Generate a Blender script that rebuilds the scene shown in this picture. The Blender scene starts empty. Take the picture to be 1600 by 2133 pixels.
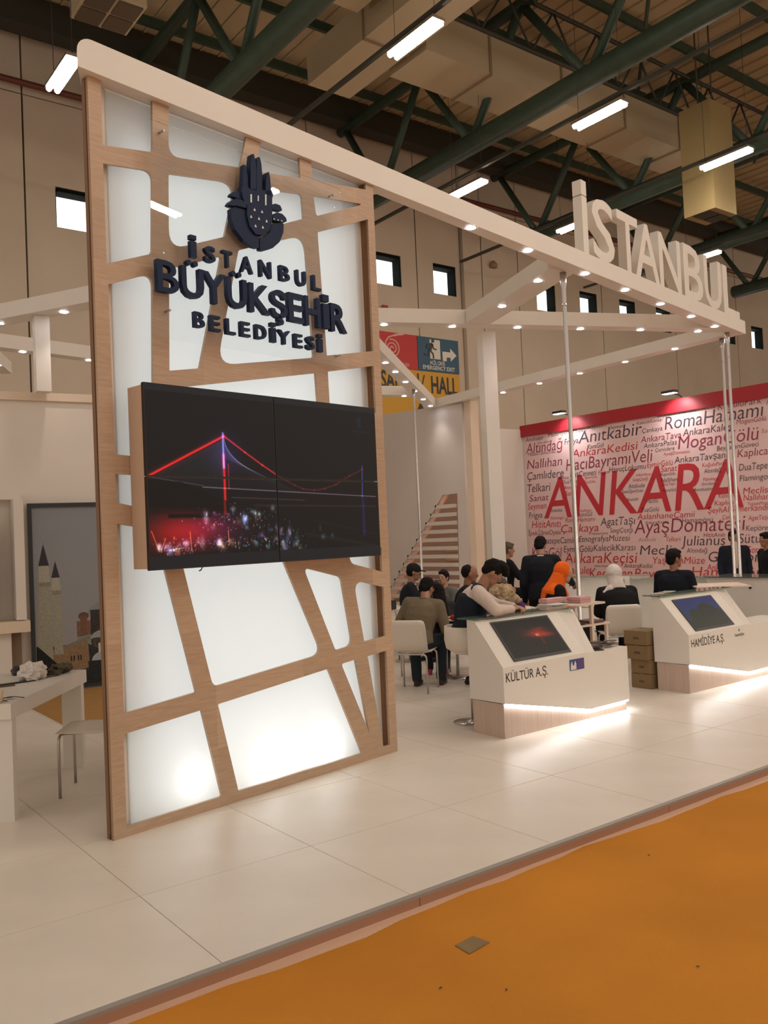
import bpy, bmesh, math, random
import numpy as np
from mathutils import Vector, Matrix, noise

random.seed(7)
PI = math.pi
sc = bpy.context.scene
col = sc.collection

# ------------------------------------------------------------------ camera
cam_d = bpy.data.cameras.new('camera')
cam_d.sensor_fit = 'VERTICAL'; cam_d.sensor_height = 36.0
cam_d.lens = 1807.3 / 2133 * 36.0
cam_d.clip_start = 0.05; cam_d.clip_end = 200
cam = bpy.data.objects.new('camera', cam_d); col.objects.link(cam)
_a, _p, _r = 0.6459318, 0.0283621, -0.0438445
_F = Vector((math.sin(_a)*math.cos(_p), math.cos(_a)*math.cos(_p), math.sin(_p)))
_rt = Vector((math.cos(_a), -math.sin(_a), 0)); _up = _rt.cross(_F)
_R = math.cos(_r)*_rt + math.sin(_r)*_up
_U = -math.sin(_r)*_rt + math.cos(_r)*_up
_M = Matrix((( _R.x, _U.x, -_F.x, 0), (_R.y, _U.y, -_F.y, 0), (_R.z, _U.z, -_F.z, 1.72), (0, 0, 0, 1)))
cam.matrix_world = _M
sc.camera = cam

# ------------------------------------------------------------------ world, exposure
w = bpy.data.worlds.new('hall_air'); sc.world = w; w.use_nodes = True
w.node_tree.nodes['Background'].inputs[0].default_value = (1.0, 0.84, 0.70, 1)
w.node_tree.nodes['Background'].inputs[1].default_value = 0.62
sc.view_settings.view_transform = 'Standard'
sc.view_settings.look = 'None'
sc.view_settings.gamma = 1.0
sc.view_settings.use_curve_mapping = False
sc.view_settings.exposure = 0.22

LAMP_E = 60.0          # hall tube lamps
DOWN_E = 40.0          # downlight disc emission
DOWN_W = 18.0          # downlight spot power
LED_E = 16.0           # LED strip
WALL_W = 6.0           # lamps inside the illuminated wall

# ------------------------------------------------------------------ materials
MATS = {}
def mat(name, color, rough=0.5, metal=0.0, emit=None, estr=0.0, noise_amt=0.0, nscale=8.0, bump=0.0, bscale=60.0,
        spec=0.5, trans=0.0, alpha=1.0, coat=0.0, sheen=0.0):
    if name in MATS: return MATS[name]
    m = bpy.data.materials.new(name); m.use_nodes = True
    nt = m.node_tree; b = nt.nodes['Principled BSDF']
    b.inputs['Base Color'].default_value = (*color, 1)
    b.inputs['Roughness'].default_value = rough
    b.inputs['Metallic'].default_value = metal
    b.inputs['Specular IOR Level'].default_value = spec
    if trans: b.inputs['Transmission Weight'].default_value = trans
    if coat: b.inputs['Coat Weight'].default_value = coat
    if alpha < 1: b.inputs['Alpha'].default_value = alpha
    if emit:
        b.inputs['Emission Color'].default_value = (*emit, 1)
        b.inputs['Emission Strength'].default_value = estr
    tc = None
    if noise_amt or bump:
        tc = nt.nodes.new('ShaderNodeTexCoord')
    if noise_amt:
        n = nt.nodes.new('ShaderNodeTexNoise'); n.inputs['Scale'].default_value = nscale; n.inputs['Detail'].default_value = 5
        nt.links.new(tc.outputs['Object'], n.inputs['Vector'])
        mp = nt.nodes.new('ShaderNodeMapRange'); mp.inputs[1].default_value = 0.3; mp.inputs[2].default_value = 0.7
        mp.inputs[3].default_value = 1 - noise_amt; mp.inputs[4].default_value = 1 + noise_amt
        nt.links.new(n.outputs['Fac'], mp.inputs[0])
        hv = nt.nodes.new('ShaderNodeHueSaturation'); hv.inputs['Color'].default_value = (*color, 1)
        nt.links.new(mp.outputs[0], hv.inputs['Value']); nt.links.new(hv.outputs[0], b.inputs['Base Color'])
    if bump:
        n2 = nt.nodes.new('ShaderNodeTexNoise'); n2.inputs['Scale'].default_value = bscale; n2.inputs['Detail'].default_value = 3
        nt.links.new(tc.outputs['Object'], n2.inputs['Vector'])
        bp = nt.nodes.new('ShaderNodeBump'); bp.inputs['Strength'].default_value = bump; bp.inputs['Distance'].default_value = 0.01
        nt.links.new(n2.outputs['Fac'], bp.inputs['Height']); nt.links.new(bp.outputs[0], b.inputs['Normal'])
    MATS[name] = m
    return m

def wood_mat(name, c1, c2, scale, rough=0.45, blocks=None):
    if name in MATS: return MATS[name]
    m = bpy.data.materials.new(name); m.use_nodes = True
    nt = m.node_tree; b = nt.nodes['Principled BSDF']; b.inputs['Roughness'].default_value = rough
    tc = nt.nodes.new('ShaderNodeTexCoord'); mp = nt.nodes.new('ShaderNodeMapping'); mp.inputs['Scale'].default_value = scale
    nt.links.new(tc.outputs['Object'], mp.inputs[0])
    n = nt.nodes.new('ShaderNodeTexNoise'); n.inputs['Scale'].default_value = 3; n.inputs['Detail'].default_value = 8; n.inputs['Roughness'].default_value = .6
    nt.links.new(mp.outputs[0], n.inputs['Vector'])
    src = n.outputs['Fac']
    if blocks:
        mp2 = nt.nodes.new('ShaderNodeMapping'); mp2.inputs['Scale'].default_value = blocks
        nt.links.new(tc.outputs['Object'], mp2.inputs[0])
        fl = nt.nodes.new('ShaderNodeVectorMath'); fl.operation = 'FLOOR'; nt.links.new(mp2.outputs[0], fl.inputs[0])
        wn = nt.nodes.new('ShaderNodeTexWhiteNoise'); nt.links.new(fl.outputs[0], wn.inputs['Vector'])
        mx = nt.nodes.new('ShaderNodeMath'); mx.operation = 'MULTIPLY_ADD'; mx.inputs[1].default_value = 0.30
        nt.links.new(wn.outputs['Value'], mx.inputs[0]); nt.links.new(src, mx.inputs[2])
        sb = nt.nodes.new('ShaderNodeMath'); sb.operation = 'SUBTRACT'; sb.inputs[1].default_value = .15
        nt.links.new(mx.outputs[0], sb.inputs[0]); src = sb.outputs[0]
    cr = nt.nodes.new('ShaderNodeValToRGB')
    cr.color_ramp.elements[0].position = .25; cr.color_ramp.elements[0].color = (*c1, 1)
    cr.color_ramp.elements[1].position = .75; cr.color_ramp.elements[1].color = (*c2, 1)
    nt.links.new(src, cr.inputs[0]); nt.links.new(cr.outputs[0], b.inputs['Base Color'])
    MATS[name] = m
    return m

def image_mat(name, arr, emis=0.0, rough=0.4):
    """flat print / screen picture computed here with numpy; arr is H x W x 3, top row first, sRGB values"""
    h_, w_ = arr.shape[:2]
    im = bpy.data.images.new(name, w_, h_)
    px = np.ones((h_, w_, 4), np.float32); px[..., :3] = np.clip(arr[::-1], 0, 1)
    im.pixels.foreach_set(px.ravel()); im.pack()
    m = bpy.data.materials.new(name); m.use_nodes = True
    nt = m.node_tree; b = nt.nodes['Principled BSDF']; b.inputs['Roughness'].default_value = rough
    b.inputs['Specular IOR Level'].default_value = .2
    t = nt.nodes.new('ShaderNodeTexImage'); t.image = im; t.extension = 'EXTEND'
    if emis > 0:
        b.inputs['Base Color'].default_value = (.01, .01, .01, 1)
        nt.links.new(t.outputs[0], b.inputs['Emission Color']); b.inputs['Emission Strength'].default_value = emis
    else:
        nt.links.new(t.outputs[0], b.inputs['Base Color'])
    return m

M_white = mat('white_laminate', (.74, .70, .64), .38, noise_amt=.015, nscale=3)
M_offw = mat('painted_board', (.70, .64, .57), .6, noise_amt=.02, nscale=2)
M_tile = mat('cream_tile', (.74, .675, .59), .34, noise_amt=.05, nscale=2.2, bump=.02, bscale=90)
M_base = mat('dark_subfloor', (.36, .29, .23), .8)
M_wood = wood_mat('beech_veneer', (.41, .275, .178), (.54, .38, .262), (2.0, 2.0, 22.0), .42, blocks=(1.3, 1.3, 2.6))
M_edge = mat('brown_edge', (.20, .10, .045), .5)
M_plinth = wood_mat('pale_striped_wood', (.46, .34, .27), (.62, .49, .41), (16.0, 16.0, .5), .4)
M_navy = mat('navy_acrylic', (.010, .022, .062), .55, spec=.2)
M_clear = bpy.data.materials.new('clear_acrylic'); M_clear.use_nodes = True
_nt = M_clear.node_tree; _nt.nodes.clear()
_o = _nt.nodes.new('ShaderNodeOutputMaterial'); _t = _nt.nodes.new('ShaderNodeBsdfTransparent'); _g = _nt.nodes.new('ShaderNodeBsdfGlossy'); _x = _nt.nodes.new('ShaderNodeMixShader'); _fr = _nt.nodes.new('ShaderNodeFresnel')
_t.inputs[0].default_value = (.985, .99, .99, 1); _g.inputs['Roughness'].default_value = 0.0; _fr.inputs[0].default_value = 1.25
_nt.links.new(_fr.outputs[0], _x.inputs[0]); _nt.links.new(_t.outputs[0], _x.inputs[1]); _nt.links.new(_g.outputs[0], _x.inputs[2]); _nt.links.new(_x.outputs[0], _o.inputs[0])
M_black = mat('black_gloss', (.012, .012, .014), .2)
M_bezel = mat('black_bezel', (.03, .032, .036), .4)
M_chrome = mat('chrome', (.54, .51, .49), .30, metal=1)
M_steel = mat('brushed_steel', (.55, .53, .50), .3, metal=1)
M_cream = mat('cream_leather', (.70, .63, .55), .42, bump=.05, bscale=40)
M_carpet = mat('orange_carpet', (.58, .235, .032), .95, noise_amt=.10, nscale=1.1, bump=.35, bscale=260, spec=.1)
M_tan = mat('tan_carpet', (.36, .20, .07), .95, noise_amt=.05, spec=.1)
M_tape = mat('pale_tape', (.66, .42, .30), .6)
M_alu = mat('aluminium_trim', (.36, .34, .31), .45, metal=.4)
M_brown = mat('brown_fascia', (.36, .19, .115), .6)
M_green = mat('green_painted_steel', (.035, .065, .045), .5, noise_amt=.15, nscale=4)
M_dkgreen = mat('dark_steel', (.035, .035, .025), .6)
M_roof = mat('roof_sheet', (.52, .42, .27), .7, noise_amt=.08, nscale=.8)
M_duct = mat('galvanised_duct', (.50, .42, .28), .5, metal=.1)
M_ductside = mat('duct_side', (.26, .19, .12), .6)
M_hall = mat('hall_concrete_panel', (.58, .49, .385), .8, noise_amt=.05, nscale=.7)
M_red = mat('red_paint', (.34, .012, .022), .5)
M_pipe = mat('red_brown_pipe', (.13, .03, .018), .5)
M_lampglow = mat('tube_glow', (1, 1, 1), .5, emit=(1.0, .86, .72), estr=LAMP_E)
M_downglow = mat('downlight_glow', (1, 1, 1), .5, emit=(.93, .92, 1.0), estr=DOWN_E)
M_led = mat('led_glow', (1, 1, 1), .5, emit=(.95, .97, 1.0), estr=LED_E)
M_day = mat('daylight_pane', (1, 1, 1), .5, emit=(.95, 1.0, .98), estr=1.6)
M_glass = mat('counter_glass', (.55, .70, .62), .04, trans=.85, spec=.6)
M_card = mat('cardboard', (.23, .155, .075), .85, noise_amt=.05, nscale=6)
M_dark = mat('dark_print', (.02, .018, .02), .4)
M_pink = mat('pink_paper', (.62, .36, .36), .6)
M_greenp = mat('green_paper', (.30, .38, .28), .6)
M_grayw = mat('grey_stand_board', (.60, .54, .50), .6, noise_amt=.02, nscale=1)
M_beigecol = mat('beige_post_paint', (.70, .57, .44), .55)
M_darkframe = mat('dark_window_frame', (.006, .008, .007), .9, spec=.1)
M_pinkwall = mat('poster_ground', (.74, .53, .53), .55, noise_amt=.02, nscale=1)

# ------------------------------------------------------------------ object helpers
def link(name, me, parent=None, loc=None, rot=None):
    o = bpy.data.objects.new(name, me); col.objects.link(o)
    if parent is not None: o.parent = parent
    if loc is not None: o.location = loc
    if rot is not None: o.rotation_euler = rot
    return o
def tag(o, label=None, cat=None, group=None, kind=None):
    if label: o['label'] = label
    if cat: o['category'] = cat
    if group: o['group'] = group
    if kind: o['kind'] = kind
    return o
def empty(name, loc=(0, 0, 0), rz=0.0, label=None, cat=None, group=None):
    o = bpy.data.objects.new(name, None); col.objects.link(o)
    o.location = loc; o.rotation_euler = (0, 0, rz); o.empty_display_size = .1
    return tag(o, label, cat, group)

class MB:
    """collects shapes, then becomes ONE mesh"""
    def __init__(s): s.v = []; s.f = []; s.sm = []
    def add(s, vs, fs, smooth=False):
        k = len(s.v); s.v += [tuple(v) for v in vs]; s.f += [tuple(i + k for i in f) for f in fs]; s.sm += [smooth]*len(fs); return s
    def box(s, x0, x1, y0, y1, z0, z1):
        v = [(x, y, z) for z in (z0, z1) for y in (y0, y1) for x in (x0, x1)]
        return s.add(v, [(0, 2, 3, 1), (4, 5, 7, 6), (0, 1, 5, 4), (2, 6, 7, 3), (0, 4, 6, 2), (1, 3, 7, 5)])
    def prism(s, poly, z0, z1):
        n = len(poly); v = [(x, y, z0) for x, y in poly] + [(x, y, z1) for x, y in poly]
        return s.add(v, [tuple(range(n))[::-1], tuple(range(n, 2*n))] + [(i, (i+1) % n, n+(i+1) % n, n+i) for i in range(n)])
    def prism_y(s, poly, y0, y1):
        n = len(poly); v = [(x, y0, z) for x, z in poly] + [(x, y1, z) for x, z in poly]
        return s.add(v, [tuple(range(n)), tuple(range(n, 2*n))[::-1]] + [(i, n+i, n+(i+1) % n, (i+1) % n) for i in range(n)])
    def prism_x(s, poly, x0, x1):
        n = len(poly); v = [(x0, y, z) for y, z in poly] + [(x1, y, z) for y, z in poly]
        return s.add(v, [tuple(range(n))[::-1], tuple(range(n, 2*n))] + [(i, (i+1) % n, n+(i+1) % n, n+i) for i in range(n)])
    def tube(s, pts, r, n=8, cap=True):
        pts = [Vector(p) for p in pts]; m = len(pts)
        rs = r if isinstance(r, (list, tuple)) else [r]*m
        t0 = (pts[1]-pts[0]).normalized(); ref = Vector((0, 0, 1)) if abs(t0.z) < .9 else Vector((1, 0, 0))
        u = t0.cross(ref).normalized(); vs = []
        for i, p in enumerate(pts):
            t = (pts[min(i+1, m-1)] - pts[max(i-1, 0)]).normalized()
            u = (u - t*u.dot(t)).normalized(); w_ = t.cross(u)
            vs += [p + rs[i]*(u*math.cos(2*PI*k/n) + w_*math.sin(2*PI*k/n)) for k in range(n)]
        fs = [(i*n+k, i*n+(k+1) % n, (i+1)*n+(k+1) % n, (i+1)*n+k) for i in range(m-1) for k in range(n)]
        s.add(vs, fs, True)
        if cap:
            k = len(s.v) - n*m
            s.f += [tuple(k+i for i in range(n))[::-1], tuple(k+(m-1)*n+i for i in range(n))]; s.sm += [False, False]
        return s
    def lathe(s, prof, n=20, c=(0, 0, 0)):
        vs = [(c[0]+r*math.cos(2*PI*k/n), c[1]+r*math.sin(2*PI*k/n), c[2]+z) for r, z in prof for k in range(n)]
        m = len(prof)
        fs = [(i*n+k, i*n+(k+1) % n, (i+1)*n+(k+1) % n, (i+1)*n+k) for i in range(m-1) for k in range(n)]
        s.add(vs, fs, True)
        k = len(s.v) - n*m
        s.f += [tuple(k+i for i in range(n))[::-1], tuple(k+(m-1)*n+i for i in range(n))]; s.sm += [False, False]
        return s
    def ell(s, c, r, nu=16, nv=10, rotm=None):
        vs = []
        for j in range(nv+1):
            th = PI*j/nv
            for i in range(nu):
                ph = 2*PI*i/nu
                p = Vector((r[0]*math.sin(th)*math.cos(ph), r[1]*math.sin(th)*math.sin(ph), r[2]*math.cos(th)))
                if rotm is not None: p = rotm @ p
                vs.append(p + Vector(c))
        fs = [(j*nu+i, (j+1)*nu+i, (j+1)*nu+(i+1) % nu, j*nu+(i+1) % nu) for j in range(nv) for i in range(nu)]
        return s.add(vs, fs, True)
    def mesh(s, name, m=None):
        me = bpy.data.meshes.new(name); me.from_pydata(s.v, [], s.f); me.polygons.foreach_set('use_smooth', s.sm)
        if m is not None: me.materials.append(m)
        me.validate(); me.update(); return me
    def build(s, name, m, parent=None, loc=None, rot=None, bevel=0.0, seg=2):
        o = link(name, s.mesh(name, m), parent, loc, rot)
        if bevel:
            bm = bmesh.new(); bm.from_mesh(o.data)
            bmesh.ops.remove_doubles(bm, verts=bm.verts, dist=1e-5)
            ed = [e for e in bm.edges if len(e.link_faces) == 2 and e.calc_face_angle(0) > .5]
            bmesh.ops.bevel(bm, geom=ed, offset=bevel, segments=seg, profile=.5, affect='EDGES')
            bm.to_mesh(o.data); bm.free()
        return o

def round_poly(pts, n=6):
    """pts: (x, y, r) -> list of points with rounded corners"""
    out = []; N = len(pts)
    for i in range(N):
        p = Vector(pts[i][:2]); r = pts[i][2]
        a = Vector(pts[i-1][:2]) - p; b = Vector(pts[(i+1) % N][:2]) - p
        if r <= 1e-4: out.append((p.x, p.y)); continue
        la, lb = a.length, b.length; a.normalize(); b.normalize()
        ang = a.angle(b); d = min(r/math.tan(ang/2), la*.45, lb*.45)
        p1 = p + a*d; p2 = p + b*d
        for k in range(n+1):
            t = k/n; q = p1*(1-t)**2 + p*2*t*(1-t) + p2*t*t
            out.append((q.x, q.y))
    return out

def curve_mesh(name, outer, holes, depth, bevel=0.0):
    """filled 2D outline with holes, thickness depth, centred on z=0 (local xy plane)"""
    cu = bpy.data.curves.new('tmp', 'CURVE'); cu.dimensions = '2D'; cu.fill_mode = 'BOTH'
    cu.extrude = depth/2 - bevel; cu.bevel_depth = bevel
    for poly in [outer] + list(holes):
        sp = cu.splines.new('POLY'); sp.points.add(len(poly)-1)
        for i, p in enumerate(poly): sp.points[i].co = (p[0], p[1], 0, 1)
        sp.use_cyclic_u = True
    o = bpy.data.objects.new('tmp', cu); me = bpy.data.meshes.new_from_object(o)
    bpy.data.objects.remove(o); bpy.data.curves.remove(cu); me.name = name
    return me

def to_xz(me):
    """rotate local xy mesh so that y becomes z (front faces -y)"""
    me.transform(Matrix.Rotation(PI/2, 4, 'X')); me.update(); return me

def text_mesh(s, depth=0.0, bold=0.0, shear=0.0, bevel=0.0):
    cu = bpy.data.curves.new('tmp', 'FONT'); cu.body = s; cu.size = 1; cu.extrude = depth; cu.offset = bold; cu.shear = shear
    cu.resolution_u = 3; cu.bevel_depth = bevel
    o = bpy.data.objects.new('tmp', cu); me = bpy.data.meshes.new_from_object(o)
    bpy.data.objects.remove(o); bpy.data.curves.remove(cu)
    return me
def text_fit(s, x0, x1, z0, z1, thick, bold=0.0, shear=0.0, base_from=None, cap=None):
    """text as a mesh facing -y, bounding box x0..x1; z0..z1 is the whole box, or baseline z0 and cap height `cap`"""
    me = text_mesh(s, 0.05 if thick > 0 else 0.0, bold, shear)
    n = len(me.vertices); a = np.zeros(n*3, np.float32); me.vertices.foreach_get('co', a); a = a.reshape(n, 3)
    lo, hi = a.min(0), a.max(0)
    x = x0 + (a[:, 0]-lo[0])/(hi[0]-lo[0])*(x1-x0)
    if cap: z = z0 + a[:, 1]/0.70*cap
    else: z = z0 + (a[:, 1]-lo[1])/(hi[1]-lo[1])*(z1-z0)
    y = -(a[:, 2]/0.05*thick/2) if thick > 0 else np.zeros(n)
    a = np.stack([x, y, z], 1).astype(np.float32)
    me.vertices.foreach_set('co', a.ravel()); me.update()
    return me
def join_meshes(name, mes):
    bm = bmesh.new()
    for me in mes: bm.from_mesh(me)
    out = bpy.data.meshes.new(name); bm.to_mesh(out); bm.free()
    for me in mes: bpy.data.meshes.remove(me)
    return out
def copy_tree(o, parent=None):
    c = o.copy(); col.objects.link(c)
    if parent is not None: c.parent = parent
    for ch in list(o.children): copy_tree(ch, c)
    return c
NOTCH= [[[0.45, 4.622, 0], [0.438, 4.24, 0.04], [0.087, 4.18, 0], [0.088, 4.632, 0]], [[1.207, 4.649, 0], [1.141, 4.342, 0.03], [0.556, 4.25, 0.075], [0.573, 4.652, 0]], [[1.708, 4.647, 0], [1.71, 4.425, 0.01], [1.261, 4.352, 0.01], [1.34, 4.64, 0]], [[2.421, 4.626, 0], [2.42, 4.528, 0], [1.833, 4.444, 0.02], [1.826, 4.682, 0]]]
HOLES= [[[0.086, 4.067, 0], [0.431, 4.117, 0.06], [0.407, 3.579, 0.045], [0.085, 3.449, 0]], [[0.551, 4.135, 0.03], [1.097, 4.222, 0.09], [0.984, 3.818, 0.02], [0.533, 3.631, 0.09]], [[1.22, 4.228, 0], [1.718, 4.307, 0.03], [1.727, 4.124, 0.01], [1.139, 3.867, 0]], [[1.099, 3.75, 0.04], [1.73, 4.002, 0.1], [1.771, 3.081, 0.03], [0.878, 2.92, 0.1]], [[0.528, 3.505, 0], [0.949, 3.675, 0.01], [0.737, 2.884, 0.03], [0.503, 2.842, 0]], [[0.09, 3.324, 0], [0.405, 3.453, 0.06], [0.363, 2.273, 0], [0.095, 2.289, 0]], [[0.093, 2.17, 0], [0.358, 2.161, 0], [0.349, 1.947, 0], [0.096, 1.996, 0]], [[0.094, 1.868, 0], [0.355, 1.824, 0], [0.615, 0.773, 0.008], [0.095, 0.728, 0]], [[0.537, 1.638, 0], [1.386, 1.598, 0.05], [1.733, 0.876, 0.075], [0.747, 0.786, 0.06]], [[1.579, 1.522, 0.03], [1.959, 1.428, 0.06], [2.051, 0.901, 0.07], [1.867, 0.884, 0.035]], [[2.087, 1.398, 0.08], [2.428, 1.319, 0], [2.425, 0.928, 0], [2.179, 0.913, 0]], [[2.029, 1.651, 0], [2.423, 1.636, 0], [2.416, 1.441, 0], [2.074, 1.524, 0.06]], [[0.087, 0.607, 0], [0.651, 0.653, 0.0], [0.786, 0.066, 0.012], [0.088, 0.06, 0]], [[0.78, 0.668, 0.01], [1.785, 0.759, 0.03], [2.105, 0.068, 0.01], [0.92, 0.068, 0]], [[1.921, 0.776, 0.02], [2.076, 0.788, 0], [2.194, 0.201, 0]], [[2.209, 0.796, 0], [2.426, 0.813, 0], [2.423, 0.067, 0], [2.344, 0.068, 0]], [[1.836, 4.327, 0.01], [2.385, 4.399, 0.008], [1.857, 4.174, 0.02]], [[1.863, 4.052, 0.02], [2.43, 4.288, 0], [2.428, 3.216, 0], [1.906, 3.114, 0]], [[1.909, 2.992, 0], [2.42, 3.095, 0], [2.43, 2.716, 0], [1.916, 2.677, 0]], [[0.596, 2.746, 0], [1.784, 2.967, 0], [1.796, 2.668, 0], [0.663, 2.582, 0]]]
LROWS= [[('İ', 0.628, 0.674, 3.579, 3.725), ('S', 0.739, 0.825, 3.574, 3.681), ('T', 0.883, 0.964, 3.57, 3.681), ('A', 1.033, 1.138, 3.565, 3.677), ('N', 1.201, 1.303, 3.565, 3.68), ('B', 1.382, 1.473, 3.572, 3.679), ('U', 1.538, 1.629, 3.565, 3.677), ('L', 1.696, 1.777, 3.56, 3.669)], [('B', 0.371, 0.529, 3.312, 3.514), ('Ü', 0.549, 0.72, 3.309, 3.556), ('Y', 0.712, 0.897, 3.304, 3.508), ('Ü', 0.908, 1.072, 3.303, 3.554), ('K', 1.093, 1.279, 3.301, 3.501), ('Ş', 1.284, 1.434, 3.244, 3.494), ('E', 1.447, 1.591, 3.29, 3.497), ('H', 1.605, 1.758, 3.284, 3.501), ('İ', 1.779, 1.853, 3.289, 3.54), ('R', 1.862, 2.031, 3.279, 3.489)], [('B', 0.638, 0.719, 3.126, 3.227), ('E', 0.762, 0.843, 3.121, 3.223), ('L', 0.89, 0.968, 3.118, 3.221), ('E', 1.011, 1.092, 3.12, 3.22), ('D', 1.139, 1.237, 3.12, 3.219), ('İ', 1.277, 1.321, 3.115, 3.253), ('Y', 1.341, 1.455, 3.114, 3.213), ('E', 1.493, 1.571, 3.107, 3.205), ('S', 1.61, 1.689, 3.107, 3.207), ('İ', 1.726, 1.77, 3.104, 3.236)]]
LOGO= {'m1': [(1.088, 4.314), (1.109, 4.318), (1.129, 4.239), (1.131, 4.153), (1.108, 4.06), (1.054, 4.046), (1.069, 4.165)], 'm2': [(1.134, 4.299), (1.155, 4.403), (1.174, 4.409), (1.19, 4.363), (1.196, 4.297), (1.186, 4.1), (1.124, 4.084)], 'm3': [(1.205, 4.387), (1.219, 4.406), (1.238, 4.41), (1.253, 4.362), (1.257, 4.294), (1.248, 4.116), (1.191, 4.101)], 'm4': [(1.267, 4.248), (1.286, 4.312), (1.305, 4.32), (1.315, 4.281), (1.32, 4.193), (1.316, 4.134), (1.261, 4.119)], 'palm': [(1.055, 4.142), (1.084, 4.169), (1.128, 4.152), (1.323, 4.19), (1.335, 4.166), (1.323, 4.135), (1.315, 3.975), (1.289, 3.901), (1.225, 3.852), (1.163, 3.843), (1.112, 3.888), (1.091, 3.96), (1.095, 4.028), (1.072, 4.051), (1.056, 4.085)], 'cl': [(0.963, 3.976), (0.999, 3.999), (1.093, 3.999), (1.098, 3.923), (1.117, 3.88), (1.157, 3.841), (1.2, 3.839), (1.196, 3.758), (1.147, 3.757), (1.065, 3.782), (0.997, 3.843), (0.966, 3.911)], 'cr': [(1.208, 3.833), (1.262, 3.853), (1.304, 3.894), (1.323, 3.963), (1.434, 3.992), (1.428, 3.923), (1.388, 3.844), (1.321, 3.785), (1.245, 3.752), (1.204, 3.747)], 'dl1': [(0.964, 4.066), (0.986, 4.095), (1.022, 4.112), (1.063, 4.116), (1.065, 4.068), (1.043, 4.063), (0.996, 4.068)], 'dl2': [(0.938, 3.996), (0.966, 4.031), (1.007, 4.053), (1.054, 4.056), (1.087, 4.041), (1.09, 4.008), (1.005, 4.005), (0.97, 3.995)], 'dr1': [(1.327, 4.097), (1.364, 4.114), (1.408, 4.112), (1.429, 4.075), (1.374, 4.069), (1.326, 4.069)], 'dr2': [(1.323, 4.007), (1.36, 4.046), (1.411, 4.048), (1.446, 4.027), (1.454, 4.001), (1.395, 3.989), (1.321, 3.977)]}
LHOLE= [[(1.126, 4.113), (1.138, 4.116), (1.136, 4.058), (1.123, 4.055)], [(1.19, 4.12), (1.199, 4.123), (1.197, 4.083), (1.188, 4.081)], [(1.257, 4.146), (1.269, 4.149), (1.265, 4.071), (1.253, 4.068)], [(1.147, 4.004), (1.167, 4.006), (1.157, 4.025)], [(1.213, 4.006), (1.233, 4.008), (1.223, 4.026)], [(1.114, 3.948), (1.134, 3.949), (1.124, 3.968)], [(1.183, 3.95), (1.203, 3.952), (1.193, 3.971)], [(1.251, 3.949), (1.271, 3.951), (1.261, 3.97)], [(1.15, 3.892), (1.17, 3.893), (1.16, 3.912)], [(1.215, 3.897), (1.235, 3.899), (1.225, 3.918)]]
LHOLE2= [[(1.323, 3.993), (1.338, 3.995), (1.33, 3.984)], [(1.36, 3.994), (1.375, 3.996), (1.367, 3.985)], [(1.394, 3.997), (1.41, 3.998), (1.402, 3.987)]]
BL= [('İ', 6.068, 6.194, 5.614), ('S', 6.304, 6.824, 5.501), ('T', 6.913, 7.453, 5.479), ('A', 7.359, 8.046, 5.486), ('N', 8.05, 8.717, 5.468), ('B', 8.82, 9.456, 5.515), ('U', 9.518, 10.148, 5.505), ('L', 10.221, 10.839, 5.506)]
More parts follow.
